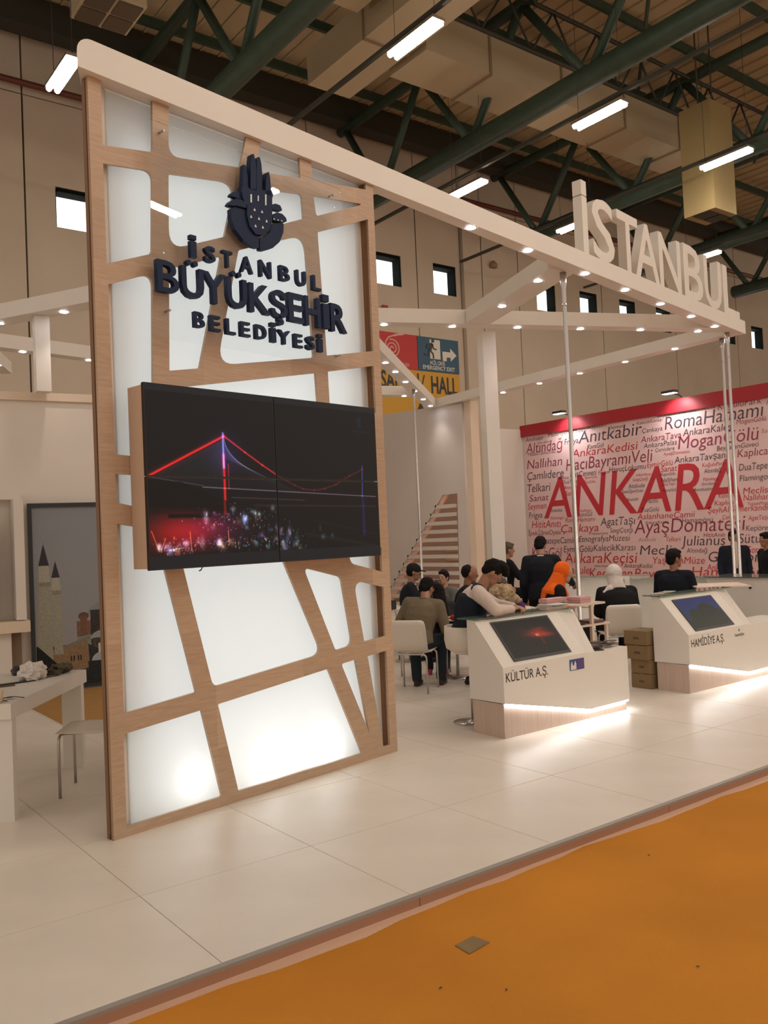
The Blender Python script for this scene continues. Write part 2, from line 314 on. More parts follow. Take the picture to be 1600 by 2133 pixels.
WORDS= [('ANKARA', 0.62, 5.93, 2.0, 1.0, 'r'), ('Anıtkabir', 1.82, 3.63, 3.72, 0.29, 'k'), ('Altındağ', 0.12, 1.33, 3.65, 0.26, 'd'), ('AnkaraKedisi', 1.6, 3.5, 3.41, 0.19, 'r'), ('RomaHamamı', 4.21, 6.45, 3.75, 0.28, 'k'), ('MoganGölü', 4.51, 6.33, 3.3, 0.27, 'd'), ('HacıBayramıVeli', 1.4, 3.87, 3.11, 0.28, 'd'), ('Nallıhan', 0.13, 1.29, 3.26, 0.23, 'd'), ('Çamlıdere', 0.12, 1.32, 2.98, 0.2, 'k'), ('Telkari', 0.1, 0.88, 2.67, 0.21, 'k'), ('Sanat', 0.16, 0.8, 2.44, 0.16, 'd'), ('Seymen', 0.09, 0.71, 2.24, 0.16, 'r'), ('Frigya', 0.11, 0.56, 2.02, 0.15, 'k'), ('HititAnıtı', 0.2, 1.15, 1.77, 0.18, 'r'), ('İpekİğneOyası', 0.05, 1.14, 1.59, 0.12, 'd'), ('Çankaya', 1.15, 2.29, 1.63, 0.19, 'r'), ('KocatepeCamii', 0.37, 1.54, 1.37, 0.15, 'k'), ('EtnografyaMüzesi', 1.68, 3.15, 1.39, 0.14, 'k'), ('KaraGöl', 0.15, 1.14, 1.03, 0.25, 'd'), ('EymirGölü', 1.2, 2.09, 1.15, 0.16, 'k'), ('KalecikKarası', 2.11, 3.29, 1.17, 0.15, 'k'), ('AnkaraKeçisi', 1.21, 3.33, 0.89, 0.25, 'r'), ('Atakule', 1.11, 1.96, 0.64, 0.18, 'r'), ('Keçiören', 1.95, 3.17, 0.54, 0.24, 'r'), ('Beypazarı', 3.23, 4.61, 0.55, 0.22, 'r'), ('AgatTaşı', 2.35, 3.32, 1.75, 0.19, 'k'), ('AslanhaneCamii', 3.38, 4.83, 1.85, 0.13, 'r'), ('SevgiÇiçeği', 2.62, 3.25, 1.58, 0.11, 'k'), ('AyaşDomatesi', 3.28, 5.95, 1.54, 0.31, 'd'), ('Hamamönü', 4.51, 5.24, 1.73, 0.11, 'k'), ('Julianus', 4.46, 5.49, 1.25, 0.21, 'k'), ('Sütunu', 5.78, 6.52, 1.28, 0.19, 'k'), ('Telkari', 4.09, 4.45, 1.35, 0.1, 'r'), ('Meclis', 3.4, 4.36, 1.07, 0.21, 'k'), ('Altındağ', 4.58, 5.07, 1.1, 0.1, 'k'), ('YaşayanMüze', 3.73, 5.0, 0.87, 0.15, 'r'), ('Gordion', 5.09, 6.24, 0.91, 0.21, 'k'), ('AnkaraTavşanı', 5.04, 6.02, 0.74, 0.12, 'r'), ('Hamamönü', 4.67, 6.48, 0.61, 0.2, 'r'), ('AnkaraTava', 3.58, 4.6, 3.54, 0.14, 'd'), ('AnkaraKalesi', 4.64, 5.81, 3.56, 0.15, 'k'), ('AnkaraPalas', 3.64, 4.49, 3.41, 0.11, 'k'), ('AnkaraTavşanı', 4.4, 5.64, 3.01, 0.14, 'k'), ('HavuçLokumu', 2.67, 3.68, 2.96, 0.13, 'k'), ('EymirGölü', 3.71, 4.36, 2.98, 0.12, 'r'), ('KuşCenneti', 1.52, 2.31, 2.94, 0.13, 'k'), ('Frigya', 2.36, 2.66, 2.94, 0.09, 'r'), ('Kaplıca', 5.85, 6.49, 2.99, 0.16, 'd'), ('DuaTepe', 5.87, 6.47, 2.72, 0.14, 'k'), ('Flamingo', 5.87, 6.46, 2.51, 0.12, 'k'), ('Meclis', 5.93, 6.45, 2.25, 0.13, 'r'), ('Nallıhan', 5.93, 6.47, 2.12, 0.12, 'r'), ('KuğuluPark', 5.48, 6.42, 4.0, 0.14, 'd'), ('BeypazarıGüveci', 5.41, 6.32, 3.17, 0.1, 'k'), ('MoganGölü', 5.87, 6.5, 3.65, 0.1, 'd'), ('ŞeyhAliSemerkandi', 5.13, 6.43, 1.91, 0.12, 'r'), ('AgatTaşı', 6.01, 6.42, 1.73, 0.09, 'r'), ('Keçiören', 5.95, 6.47, 1.52, 0.11, 'k'), ('Sanat', 4.06, 4.46, 2.85, 0.13, 'r'), ('Nallıhan', 4.05, 4.45, 2.63, 0.09, 'k'), ('Atakule', 3.18, 3.62, 2.56, 0.1, 'k'), ('İpekİğneOyası', 3.01, 3.57, 2.46, 0.07, 'k'), ('Meclis', 3.64, 3.94, 2.2, 0.09, 'k'), ('TuzGölü', 3.5, 3.96, 2.01, 0.1, 'k'), ('Altındağ', 5.09, 5.48, 2.74, 0.09, 'k'), ('KuğuluPark', 5.06, 5.57, 2.87, 0.08, 'r'), ('Flamingo', 5.06, 5.41, 2.58, 0.07, 'r'), ('Gordion', 5.02, 5.33, 2.49, 0.06, 'k'), ('Anıtkabir', 4.82, 5.27, 2.38, 0.07, 'k'), ('KaraGöl', 4.09, 4.41, 2.42, 0.07, 'k'), ('Kaplıca', 5.29, 5.72, 2.06, 0.1, 'r'), ('Çankaya', 5.45, 5.81, 1.77, 0.09, 'r'), ('Kaplıca', 5.39, 5.66, 2.21, 0.08, 'r'), ('ANKARA', 0.86, 1.22, 2.14, 0.07, 'k'), ('KaraGöl', 1.72, 2.13, 1.99, 0.1, 'k'), ('RomaHamamı', 1.3, 2.2, 1.87, 0.11, 'r'), ('DuaTepe', 1.27, 1.73, 2.8, 0.09, 'k'), ('EymirGölü', 1.96, 2.32, 2.87, 0.06, 'r'), ('TuzGölü', 1.94, 2.26, 2.76, 0.07, 'r'), ('AnkaraKedisi', 2.95, 3.72, 0.78, 0.1, 'k'), ('AnkaraKeçisi', 3.58, 4.17, 1.74, 0.07, 'k'), ('Hamamönü', 2.08, 2.56, 1.55, 0.06, 'k'), ('Anıtkabir', 0.12, 0.73, 3.95, 0.11, 'k'), ('MidasTümülüsü', 0.18, 1.1, 3.58, 0.09, 'd'), ('Çankaya', 3.63, 4.15, 3.75, 0.1, 'k'), ('Çamlıdere', 3.94, 4.42, 3.3, 0.08, 'k'), ('AyaşDomatesi', 4.14, 4.79, 3.2, 0.07, 'r'), ('KaraGöl', 2.08, 2.56, 3.56, 0.11, 'k'), ('Seymen', 2.77, 3.13, 3.94, 0.08, 'k'), ('Beypazarı', 2.1, 2.65, 4.03, 0.09, 'k'), ('MedeniyetlerMüzesi', 0.89, 2.08, 3.99, 0.09, 'k'), ('Meclis', 5.04, 5.43, 4.05, 0.09, 'k'), ('BeypazarıKurusu', 4.04, 5.0, 4.04, 0.1, 'k'), ('HititAnıtı', 5.0, 5.49, 1.42, 0.09, 'd'), ('ANKARA', 3.13, 3.45, 0.39, 0.13, 'k'), ('Gordion', 5.94, 6.44, 1.08, 0.14, 'r'), ('Flamingo', 0.83, 1.25, 1.96, 0.07, 'r'), ('HititAnıtı', 1.11, 1.47, 2.92, 0.06, 'k'), ('AnkaraTavşanı', 2.11, 2.54, 0.8, 0.05, 'k'), ('Gordion', 0.53, 0.93, 3.85, 0.06, 'd'), ('Kebabı', 2.84, 3.54, 4.08, 0.08, 'd'), ('KalecikKarası', 3.49, 4.16, 3.95, 0.07, 'd'), ('Sanat', 1.34, 1.69, 2.51, 0.12, 'r'), ('Beypazarı', 1.32, 1.73, 2.68, 0.07, 'r'), ('Frigya', 1.39, 1.82, 3.74, 0.14, 'k'), ('Anıtkabir', 3.12, 3.45, 2.28, 0.07, 'k'), ('Nallıhan', 1.76, 2.1, 2.1, 0.06, 'r'), ('YaşayanMüze', 6.02, 6.43, 2.02, 0.07, 'r'), ('HititAnıtı', 3.42, 3.81, 2.81, 0.06, 'r'), ('MoganGölü', 4.03, 4.41, 2.77, 0.06, 'k'), ('DuaTepe', 4.07, 4.4, 2.55, 0.07, 'r'), ('SevgiÇiçeği', 3.31, 3.72, 2.71, 0.07, 'r')]

# ================================================================== SETTING
# carpeted hall floor and the platform of the stand
fl = tag(MB().box(-9, 60, -9, 24, -.155, -.058).build('floor', M_tape), kind='structure')
mb = MB()
random.seed(3)
xs = [-9 + .22*i for i in range(0, 190)]
def edge_y(x): return 3.245 + .020*math.sin(x*2.1+.5) + .014*math.sin(x*5.3) + .007*math.sin(x*13.7) + (.012 if 4.2 < x < 5.1 else 0)
vs, fs = [], []
for i, x in enumerate(xs):
    for j, y in enumerate((-9, -3, 0, 1.5, 2.4, 3.0, None)):
        yy = edge_y(x) if y is None else y
        z = -.052 + (.004*noise.noise(Vector((x*1.3, yy*1.3, 0))) if j < 6 else .001)
        vs.append((x, yy, z))
n_ = 7
for i in range(len(xs)-1):
    for j in range(n_-1):
        fs.append((i*n_+j, (i+1)*n_+j, (i+1)*n_+j+1, i*n_+j+1))
mb.add(vs, fs, True)
carpet = tag(mb.build('aisle_carpet', M_carpet), 'orange aisle carpet with a wavy cut edge in front of the stand', 'carpet')
MB().box(13.3, 55, 3.3, 20, -.057, -.052).build('carpet_far', M_tan)['kind'] = 'structure'

plat = tag(MB().box(-4.4, 13.2, 3.318, 19.4, -.056, -.006).build('floor_platform', M_base), kind='structure')
TX, TY = .9925, .962
tile_me = {}
def tile(x0, x1, y0, y1):
    key = (round(x1-x0, 3), round(y1-y0, 3))
    if key not in tile_me:
        tile_me[key] = MB().box(.0022, key[0]-.0022, .0022, key[1]-.0022, 0, .0065).mesh('floor_tile', M_tile)
    o = link('floor_tile', tile_me[key], plat, (x0, y0, -.0065)); return o
for i in range(-6, 12):
    for j in range(0, 15):
        x0 = 1.58 + TX*i; y0 = (4.235 + TY*(j-1))
        y1 = y0 + TY
        if j == 0: y0 = 3.335
        if y0 > 10.4 and x0 < 2.0: continue
        tile(x0, x0+TX, y0, y1)
# platform edge: aluminium trim, brown fascia, pale tape strip at the carpet
t = tag(MB().box(-4.4, 13.2, 3.302, 3.335, -.014, .0015).build('trim_1', M_alu), kind='structure')
seg = 1.985
for k in range(-3, 6):
    x0 = max(-4.4, 2.60 + k*seg); x1 = min(13.2, x0 + seg if k > -3 else 2.60 - 2*seg)
    if k == -3: x0, x1 = -4.4, 2.60-2*seg
    MB().box(x0+.002, x1-.002, 3.300, 3.318, -.056, -.014).build('trim_board', M_brown, t)
tag(MB().box(-4.4, 13.2, 3.20, 3.300, -.058, -.0525).build('trim_2', M_tape), kind='structure')
# darker carpeted patch in the left bay
mat_patch = tag(MB().prism([(2.59, 8.73), (4.05, 8.60), (4.05, 10.80), (2.62, 10.98)], .0, .008).build('floor_mat', M_tan), 'tan floor mat behind the lit panel below the mosque picture', 'mat')

# ------------------------------------------------------------------ hall back wall of precast panels with small windows
wall = tag(MB().box(-8, 60, 20.5, 20.65, -.1, 14.2).build('wall_back', M_dkgreen), kind='structure')
wins = [(6.07, 7.0)] + [(x, x+.93) for x in (15.18, 17.37, 21.8, 24.0, 26.2, 28.4, 30.6, 32.9, 35.1, 37.4, 39.6)]
bounds = [-8, -2.9, 1.25, 5.4, 9.2, 12.95, 16.72, 18.5, 19.3, 20.95, 25.2, 29.6, 34.0, 38.4, 42.8, 60]
WZ0, WZ1 = 9.12, 10.06
for a_, b_ in zip(bounds[:-1], bounds[1:]):
    yf = 20.0 if b_ <= 18.6 else 19.86
    holes = [[(x0, WZ0), (x1, WZ0), (x1, WZ1), (x0, WZ1)] for x0, x1 in wins if a_ < x0 and x1 < b_]
    extra = []
    me = curve_mesh('wall_panel', [(a_+.02, -.1), (b_-.02, -.1), (b_-.02, 12.0), (a_+.02, 12.0)], holes, .44)
    to_xz(me); me.materials.append(M_hall)
    link('wall_panel', me, wall, (0, yf+.22, 0))
    MB().box(a_+.02, b_-.02, yf, yf+.3, 12.03, 13.5).build('wall_panel', M_hall, wall)
wn = 0
for x0, x1 in wins:
    wn += 1
    W = tag(empty('window_%d' % wn, (x0, 20.0 if x0 < 18.5 else 19.86, WZ0)), kind='structure')
    ww, hh = x1-x0, WZ1-WZ0
    m_ = MB()
    m_.box(0.01, .05, .12, .42, .01, hh-.01).box(ww-.05, ww-.01, .02, .42, .01, hh-.01).box(.05, ww-.05, .02, .42, hh-.10, hh-.01).box(.05, ww-.05, .12, .42, .01, .04)
    m_.build('window_frame', M_darkframe, W)
    MB().box(.05, ww-.05, .36, .38, .04, hh-.10).build('pane', M_day, W)
# red-brown sprinkler main and dark eaves beam along the wall
tag(MB().tube([(-8, 19.80, 12.16), (60, 19.66, 12.16)], .07, 10).build('pipe', M_pipe), 'long red-brown pipe running high along the hall wall', 'pipe')
tag(MB().box(-8, 60, 19.2, 19.7, 13.18, 13.85).build('trim_3', M_dkgreen), kind='structure')

# ------------------------------------------------------------------ roof: ribbed sheets, purlins, trusses
roof = tag(MB().box(-8, 60, 1, 20.6, 13.97, 14.05).build('ceiling', M_dkgreen), kind='structure')
sheet = MB().box(.012, .468, 0, 19.5, 0, .03)
sheet.box(.0, .035, 0, 19.5, -.045, .0)
sheet_me = sheet.mesh('roof_sheet', M_roof)
for i in range(104):
    link('roof_sheet', sheet_me, roof, (-4 + .48*i, 1.05, 13.90))

def truss(x, label):
    T = empty('roof_truss', (x, 10, 10.8), 0, label, 'truss', 'green roof trusses')
    q = lambda y, z: (0, y-10, z-10.8)
    MB().tube([q(-1, 10.8), q(18.75, 10.8)], .235, 14).build('bottom_chord', M_green, T)
    MB().tube([q(-1, 13.2), q(19.85, 13.2)], .14, 10).build('top_chord', M_green, T)
    nb = [18.05-3.5*k for k in range(6)]
    for y in nb:
        MB().tube([q(y, 10.8), q(min(y+1.75, 19.6), 13.2)], .10, 8).build('web_tube', M_green, T)
        if y-1.75 > 0: MB().tube([q(y, 10.8), q(y-1.75, 13.2)], .10, 8).build('web_tube', M_green, T)
    return T
truss(2.0, 'green tube truss over the left end of the stand'); truss(8.0, 'green tube truss passing above the lit panel'); truss(14.0, 'green tube truss with the thick chord crossing behind the ceiling lamps')
truss(20.0, 'green tube truss running above the white sign letters'); truss(26.0, 'green tube truss right of the square metal air box'); truss(32.0, 'far green tube truss near the right edge of the hall')
for i, y in enumerate((4.2, 6.3, 8.35, 10.4, 12.3, 14.4, 16.45, 18.4)):
    P = empty('purlin', (20, y, 13.45), 0, 'dark cross beam under the roof sheets, ' + ['outermost over the aisle', 'second from the aisle side', 'third from the aisle side', 'fourth from the aisle side', 'fourth from the hall wall', 'third from the hall wall', 'second from the hall wall', 'nearest the hall wall'][i], 'roof beam', 'cross beams of the roof')
    MB().box(-24, 36, -.045, .045, .08, .30).build('rail', M_green, P)
# cross lattice girders (thin web between the trusses)
for i, y in enumerate((12.55,)):
    G = empty('lattice_girder', (17, y, 12.6), 0, ['thin lattice girder crossing the trusses above the metal air box', 'thin lattice girder crossing the trusses close to the hall wall'][i], 'girder', 'lattice girders across the roof')
    m_ = MB()
    for x in np.arange(-15, 22, 1.5):
        m_.tube([(x, 0, -.55), (x+.75, 0, .55)], .028, 5).tube([(x+.75, 0, .55), (x+1.5, 0, -.55)], .028, 5)
    m_.build('web', M_dkgreen, G)
    MB().tube([(-15, 0, .55), (22, 0, .55)], .05, 6).build('upper_rod', M_dkgreen, G)
    MB().tube([(-15, 0, -.55), (22, 0, -.55)], .05, 6).build('lower_rod', M_dkgreen, G)
# wind bracing rods just under the roof
BR = [((9, 12.4), (14, 16.3)), ((14, 9.3), (20, 14.3)), ((20, 9.4), (26, 14.3)), ((8, 8.6), (14, 12.4))]
for k, (p, q) in enumerate(BR):
    tag(MB().tube([(p[0], p[1], 13.0), (q[0], q[1], 13.0)], .045, 6).build('bracing_rod', M_green),
        ['thin bracing rod right of the long duct', 'thin bracing rod above the middle tube lamp', 'thin bracing rod right of the metal air box', 'thin bracing rod at the top centre over the long duct'][k], 'rod', 'diagonal roof bracing rods')

# ventilation ducts
D = empty('air_duct', (10.75, 11.9, 12.0), 0, 'long sheet metal duct running toward the wall above the stand beam', 'duct')
MB().box(-.55, .55, -5.5, 3.7, -.4, .35).build('duct_body', M_duct, D)
for y in (-3.2, -.8, 1.6): MB().box(-.57, .57, y-.03, y+.03, -.43, .37).build('flange', M_ductside, D)
D = empty('air_duct', (16.5, 13.75, 12.0), 0, 'wide sheet metal duct running crosswise between two trusses', 'duct')
MB().box(-5.0, 5.4, -.62, .62, -.4, .5).build('duct_body', M_duct, D)
for x in (-3.2, -.9, 1.4, 3.7): MB().box(x-.03, x+.03, -.65, .65, -.43, .52).build('flange', M_ductside, D)
D = empty('air_duct', (9.35, 12.6, 12.3), 0, 'stepped duct branch hanging left of the long duct', 'duct')
MB().box(-.65, .6, -.75, .75, -.35, .3).build('duct_body', M_duct, D)
MB().box(-1.9, -.9, -.4, .4, -.2, .25).build('branch', M_duct, D)
A = empty('air_box', (18.86, 11.52, 9.0), 0, 'square brass-coloured metal air outlet box hanging above the white sign', 'air outlet')
MB().box(-.46, .44, -.40, .42, .02, 2.6).build('box_body', mat('brassy_metal', (.42, .33, .16), .4, .4), A)
for k in (-1, 1):
    MB().tube([(.3*k, 0, 2.6), (.3*k, 0, 4.9)], .02, 6).build('hanger', M_dkgreen, A)
    g_ = MB().box(-.19+.215*k, .19+.215*k, -.22, .22, .0, .02).build('grille', M_dark, A)
A = empty('ceiling_cassette', (5.41, 14.5, 11.0), .0, 'square four-field ceiling grille above the left end of the beam', 'vent')
MB().box(-.5, .5, -.5, .5, .03, .5).build('housing', M_duct, A)
for i in (-1, 1):
    for j in (-1, 1): MB().box(.24*i-.21, .24*i+.21, .24*j-.21, .24*j+.21, .0, .03).build('grille', mat('vent_field', (.09, .06, .035), .7), A)
D = empty('air_duct', (5.9, 12.9, 11.5), 0, 'pale short duct beside the square ceiling grille', 'duct')
MB().box(-.45, .55, -.9, .6, -.3, .4).build('duct_body', mat('pale_duct', (.55, .45, .25), .5), D)

# hall tube lamps (also those behind the viewer: they light the hall)
def hall_lamp(x, y, label, group=None, big=1.0):
    L = empty('tube_lamp', (x, y, 9.6), 0, label, 'ceiling lamp', group)
    MB().box(-.13, .13, -.60, .60, .035, .09).build('housing', M_steel, L)
    for s in (-.07, .07): MB().tube([(s, -.57, .012), (s, .57, .012)], .046, 10).build('tube', M_lampglow, L)
    for s in (-.5, .5): MB().tube([(0, s, .09), (0, s, 3.6)], .006, 4).build('wire', M_dark, L)
    return L
hall_lamp(8.85, 10.38, 'glowing tube lamp at the top centre in front of the long duct')
hall_lamp(13.47, 10.45, 'glowing tube lamp left of the metal air box, upper of the middle pair')
hall_lamp(17.48, 10.25, 'glowing tube lamp just above the metal air box')
hall_lamp(13.67, 14.42, 'small glowing tube lamp peeking over the white beam')
hall_lamp(17.75, 14.70, 'small glowing tube lamp behind the first letter of the white sign')
hall_lamp(23.22, 14.55, 'small glowing tube lamp behind the B of the white sign')
hall_lamp(4.545, 14.35, 'glowing tube lamp at the upper left end of the white beam')
hall_lamp(22.3, 10.2, 'glowing tube lamp at the top right edge of the hall')
for x in (3.5, 8.8, 13.5, 18, 23):
    for y in (5.8, 1.2, -3.5):
        if x > 3 and y > 5: continue
        hall_lamp(x, y, "tube lamp of the rows over the aisle", "tube lamps over the aisle")
for x, y0, y1, lb in ((8.85, 6, 19, 'above the tube lamp at the top centre'), (13.47, 6, 19, 'above the tube lamp left of the air box'), (17.6, 6, 19, 'above the tube lamp at the air box'), (23.2, 6, 19, 'above the tube lamp behind the white letter B')):
    tag(MB().box(x-.035, x+.035, y0, y1, 9.80, 9.87).build('lamp_rail', M_dkgreen), 'dark lamp rail ' + lb, 'rail', 'rails of the ceiling lamps')

# direction sign painted board on the hall wall
S = empty('direction_sign', (15.2, 19.965, 5.3), 0, 'red, blue and yellow hall sign with exit pictogram on the far wall', 'sign')
MB().box(-1.4, 1.37, 0, .03, 1.37, 2.41).build('red_field', mat('sign_red', (.50, .035, .035), .6), S)
MB().box(1.39, 3.03, 0, .03, 1.37, 2.41).build('blue_field', mat('sign_blue', (.035, .10, .16), .6), S)
MB().box(-1.4, 3.03, 0, .03, -.6, 1.35).build('yellow_field', mat('sign_yellow', (.62, .33, .03), .6), S)
M_signw = mat('sign_white', (.70, .66, .58), .6)
# door, running figure, arrow
me = to_xz(curve_mesh('door_shape', [(1.86, 1.76), (2.27, 1.76), (2.27, 2.35), (1.86, 2.35)], [], .01)); me.materials.append(M_signw); link('door_shape', me, S, (0, -.006, 0))
arrow = [(2.36, 1.66), (2.52, 1.66), (2.52, 1.78), (2.68, 1.78), (2.68, 1.66), (2.93, 1.87), (2.68, 2.07), (2.68, 1.95), (2.36, 1.95)]
me = to_xz(curve_mesh('arrow', arrow, [], .01)); me.materials.append(M_signw); link('arrow', me, S, (0, -.006, .07))
def stroke(pts, w_):
    L_, R_ = [], []
    for i, p in enumerate(pts):
        a = Vector(pts[max(i-1, 0)]); b = Vector(pts[min(i+1, len(pts)-1)]); d = (b-a).normalized(); n = Vector((-d.y, d.x))*w_/2
        L_.append(tuple(Vector(p)+n)); R_.append(tuple(Vector(p)-n))
    return L_ + R_[::-1]
man = [to_xz(curve_mesh('m', [(1.98+.06*math.cos(t), 2.24+.06*math.sin(t)) for t in np.linspace(0, 6.0, 14)], [], .01))]
for pts, w_ in (([(1.95, 2.16), (1.86, 1.95)], .11), ([(1.96, 2.13), (2.0, 2.0), (2.12, 1.98)], .045), ([(1.92, 2.14), (1.77, 2.12), (1.72, 2.0)], .045),
                ([(1.86, 1.94), (1.97, 1.84), (1.99, 1.70)], .055), ([(1.84, 1.94), (1.80, 1.80), (1.62, 1.80)], .055)):
    man.append(to_xz(curve_mesh('m', stroke(pts, w_), [], .01)))
me = join_meshes('running_figure', man); me.materials.append(M_dark); link('running_figure', me, S, (0, -.014, .07))
M_ = [text_fit('ACİL ÇIKIŞ', 1.84, 2.44, 0, 0, 0, cap=.11, bold=.02), text_fit('EMERGENCY EXIT', 1.56, 2.84, 0, 0, 0, cap=.12, bold=.02)]
for m2, z in zip(M_, (1.59, 1.43)): m2.transform(Matrix.Translation((0, 0, z)))
me = join_meshes('lettering', M_); me.materials.append(M_signw); link('lettering', me, S, (0, -.004, 0))
# hose pictogram
sp = [(.42 + (.03+.017*t)*math.cos(t)*1.0, 1.93+(.03+.017*t)*math.sin(t)*1.0) for t in np.linspace(0, 4.6*PI, 70)]
hose = [to_xz(curve_mesh('h', stroke(sp, .035), [], .01)), to_xz(curve_mesh('h', stroke([(.16, 1.93), (.18, 2.12), (.30, 2.26), (.50, 2.33)], .04), [], .01)), to_xz(curve_mesh('h', stroke([(.5, 2.33), (.66, 2.37), (.86, 2.40)], .06), [], .01))]
me = join_meshes('hose_symbol', hose); me.materials.append(mat('sign_pink', (.75, .40, .36), .6)); link('hose_symbol', me, S, (0, -.006, 0))
me = text_fit('DOLABI', .35, 1.02, 0, 0, 0, cap=.11); me.transform(Matrix.Translation((0, 0, 1.44))); me.materials.append(mat('sign_pink', (.75, .40, .36), .6)); link('lettering', me, S, (0, -.004, 0))
M_ = [text_fit('SALON', -.06, 1.38, 0, 0, 0, cap=.50, bold=.03), text_fit('/', 1.42, 1.62, 0, 0, 0, cap=.46), text_fit('HALL', 1.85, 2.92, 0, 0, 0, cap=.50, bold=.03)]
for m2, z in zip(M_, (.76, .78, .72)): m2.transform(Matrix.Translation((0, 0, z)))
me = join_meshes('lettering', M_); me.materials.append(M_dark); link('lettering', me, S, (0, -.004, 0))
me = to_xz(curve_mesh('arrow', [(1.25, .12), (1.55, .12), (1.40, .42)], [], .01)); me.materials.append(M_dark); link('arrow', me, S, (0, -.006, 0))
S = empty('hydrant_sign', (15.28, 19.9, 8.05), 0, 'small red notice on the far wall below a window', 'sign')
MB().box(0, .2, 0, .04, 0, .42).build('board', M_red, S)
MB().box(.11, .14, -.01, 0, .03, .12).build('mark', M_signw, S)
tag(MB().lathe([(0.0, 0), (.12, .0), (.14, .1), (.05, .22), (0, .24)], 14).build('alarm_horn', M_ductside, None, (19.75, 19.78, 10.2)), 'small brown alarm horn high on the far wall', 'alarm')
hall_lamp(12.65, -5.70, 'tube lamp far behind the viewer, mirrored in the clear sheet of the emblem').rotation_euler = (0, 0, .18+1.35)

# ================================================================== ILLUMINATED LATTICE PANEL
PHI = 0.17969
PW, PH_ = 2.507, 4.578
IW = empty('illuminated_panel', (1.768, 5.127, 0), PHI, 'tall backlit white panel behind a beech lattice, carrying the navy city emblem', 'light panel')
outer = [(0, 0, 0), (PW, 0, 0), (PW, PH_, 0)]
for nt in NOTCH[::-1]:
    q = [list(p) for p in nt]; q[0][1] = PH_; q[3][1] = PH_
    outer += q
outer.append((0, PH_, 0))
outer = round_poly(outer)
holes = [round_poly(h)[::-1] for h in HOLES]
me = to_xz(curve_mesh('lattice', outer, holes, .022)); me.materials.append(M_wood)
link('lattice', me, IW, (0, .011, 0))
for x0, x1 in ((.004, .085), (PW-.085, PW-.004)):
    MB().box(x0, x1, .024, .036, .0, PH_-.01).build('spacer', M_edge, IW)
    MB().box(x0-.004, x1, .038, .074, .0, PH_).build('rear_edge', M_edge, IW)
MB().box(.0, PW, .038, .05, .0, .03).build('rear_edge', M_edge, IW)
# pale frame boards seen between lattice and diffuser
MB().box(.030, .158, .0745, .080, .0, PH_-.002).build('frame_board', M_offw, IW)
MB().box(PW-.115, PW-.012, .0745, .080, .0, PH_-.002).build('frame_board', M_offw, IW)
# diffuser sheet, lit from inside the box
dm = bpy.data.materials.new('opal_diffuser'); dm.use_nodes = True; nt = dm.node_tree; nt.nodes.clear()
o_ = nt.nodes.new('ShaderNodeOutputMaterial'); tr = nt.nodes.new('ShaderNodeBsdfTranslucent'); df = nt.nodes.new('ShaderNodeBsdfDiffuse'); ad = nt.nodes.new('ShaderNodeMixShader')
tr.inputs[0].default_value = (.82, .85, .86, 1); df.inputs[0].default_value = (.62, .63, .63, 1); ad.inputs[0].default_value = .45
nt.links.new(tr.outputs[0], ad.inputs[1]); nt.links.new(df.outputs[0], ad.inputs[2]); nt.links.new(ad.outputs[0], o_.inputs[0])
vs = [(.150, .072, .02), (PW-.108, .072, .02), (PW-.108, .072, PH_-.004), (.150, .072, PH_-.004)]
MB().add(vs, [(0, 1, 2, 3)]).build('diffuser', dm, IW)
b_ = MB(); b_.box(.15, .165, .081, .245, .0, PH_-.01).box(PW-.165, PW-.15, .081, .245, .0, PH_-.01).box(.15, PW-.15, .245, .26, .0, PH_-.01).box(.165, PW-.165, .081, .245, .0, .015)
b_.build('light_box', M_offw, IW)
la = bpy.data.lights.new('box_light', 'AREA'); la.shape = 'RECTANGLE'; la.size = PW-.5; la.size_y = PH_-.3; la.energy = WALL_W*7.0; la.color = (.76, .88, 1.0)
lo = bpy.data.objects.new('box_light', la); col.objects.link(lo); lo.parent = IW; lo.location = (PW/2, .235, PH_/2-.1); lo.rotation_euler = (PI/2, 0, 0)
for u_, z_, e_ in ((.62, .26, 1.2), (1.28, .20, 2.4), (1.80, .20, 2.2)):
    lp = bpy.data.lights.new('box_spot', 'POINT'); lp.energy = WALL_W*e_*.12; lp.shadow_soft_size = .10; lp.color = (1, 1, .98)
    lo = bpy.data.objects.new('box_spot', lp); col.objects.link(lo); lo.parent = IW; lo.location = (u_, .17, z_-.06)
# screws on the lattice
for u_, z_ in ((.49, 4.38), (.49, 3.60), (.49, 3.22), (2.12, 4.42), (2.05, 4.29)):
    MB().tube([(u_, -.004, z_), (u_, .002, z_)], .007, 8).build('screw', M_steel, IW)

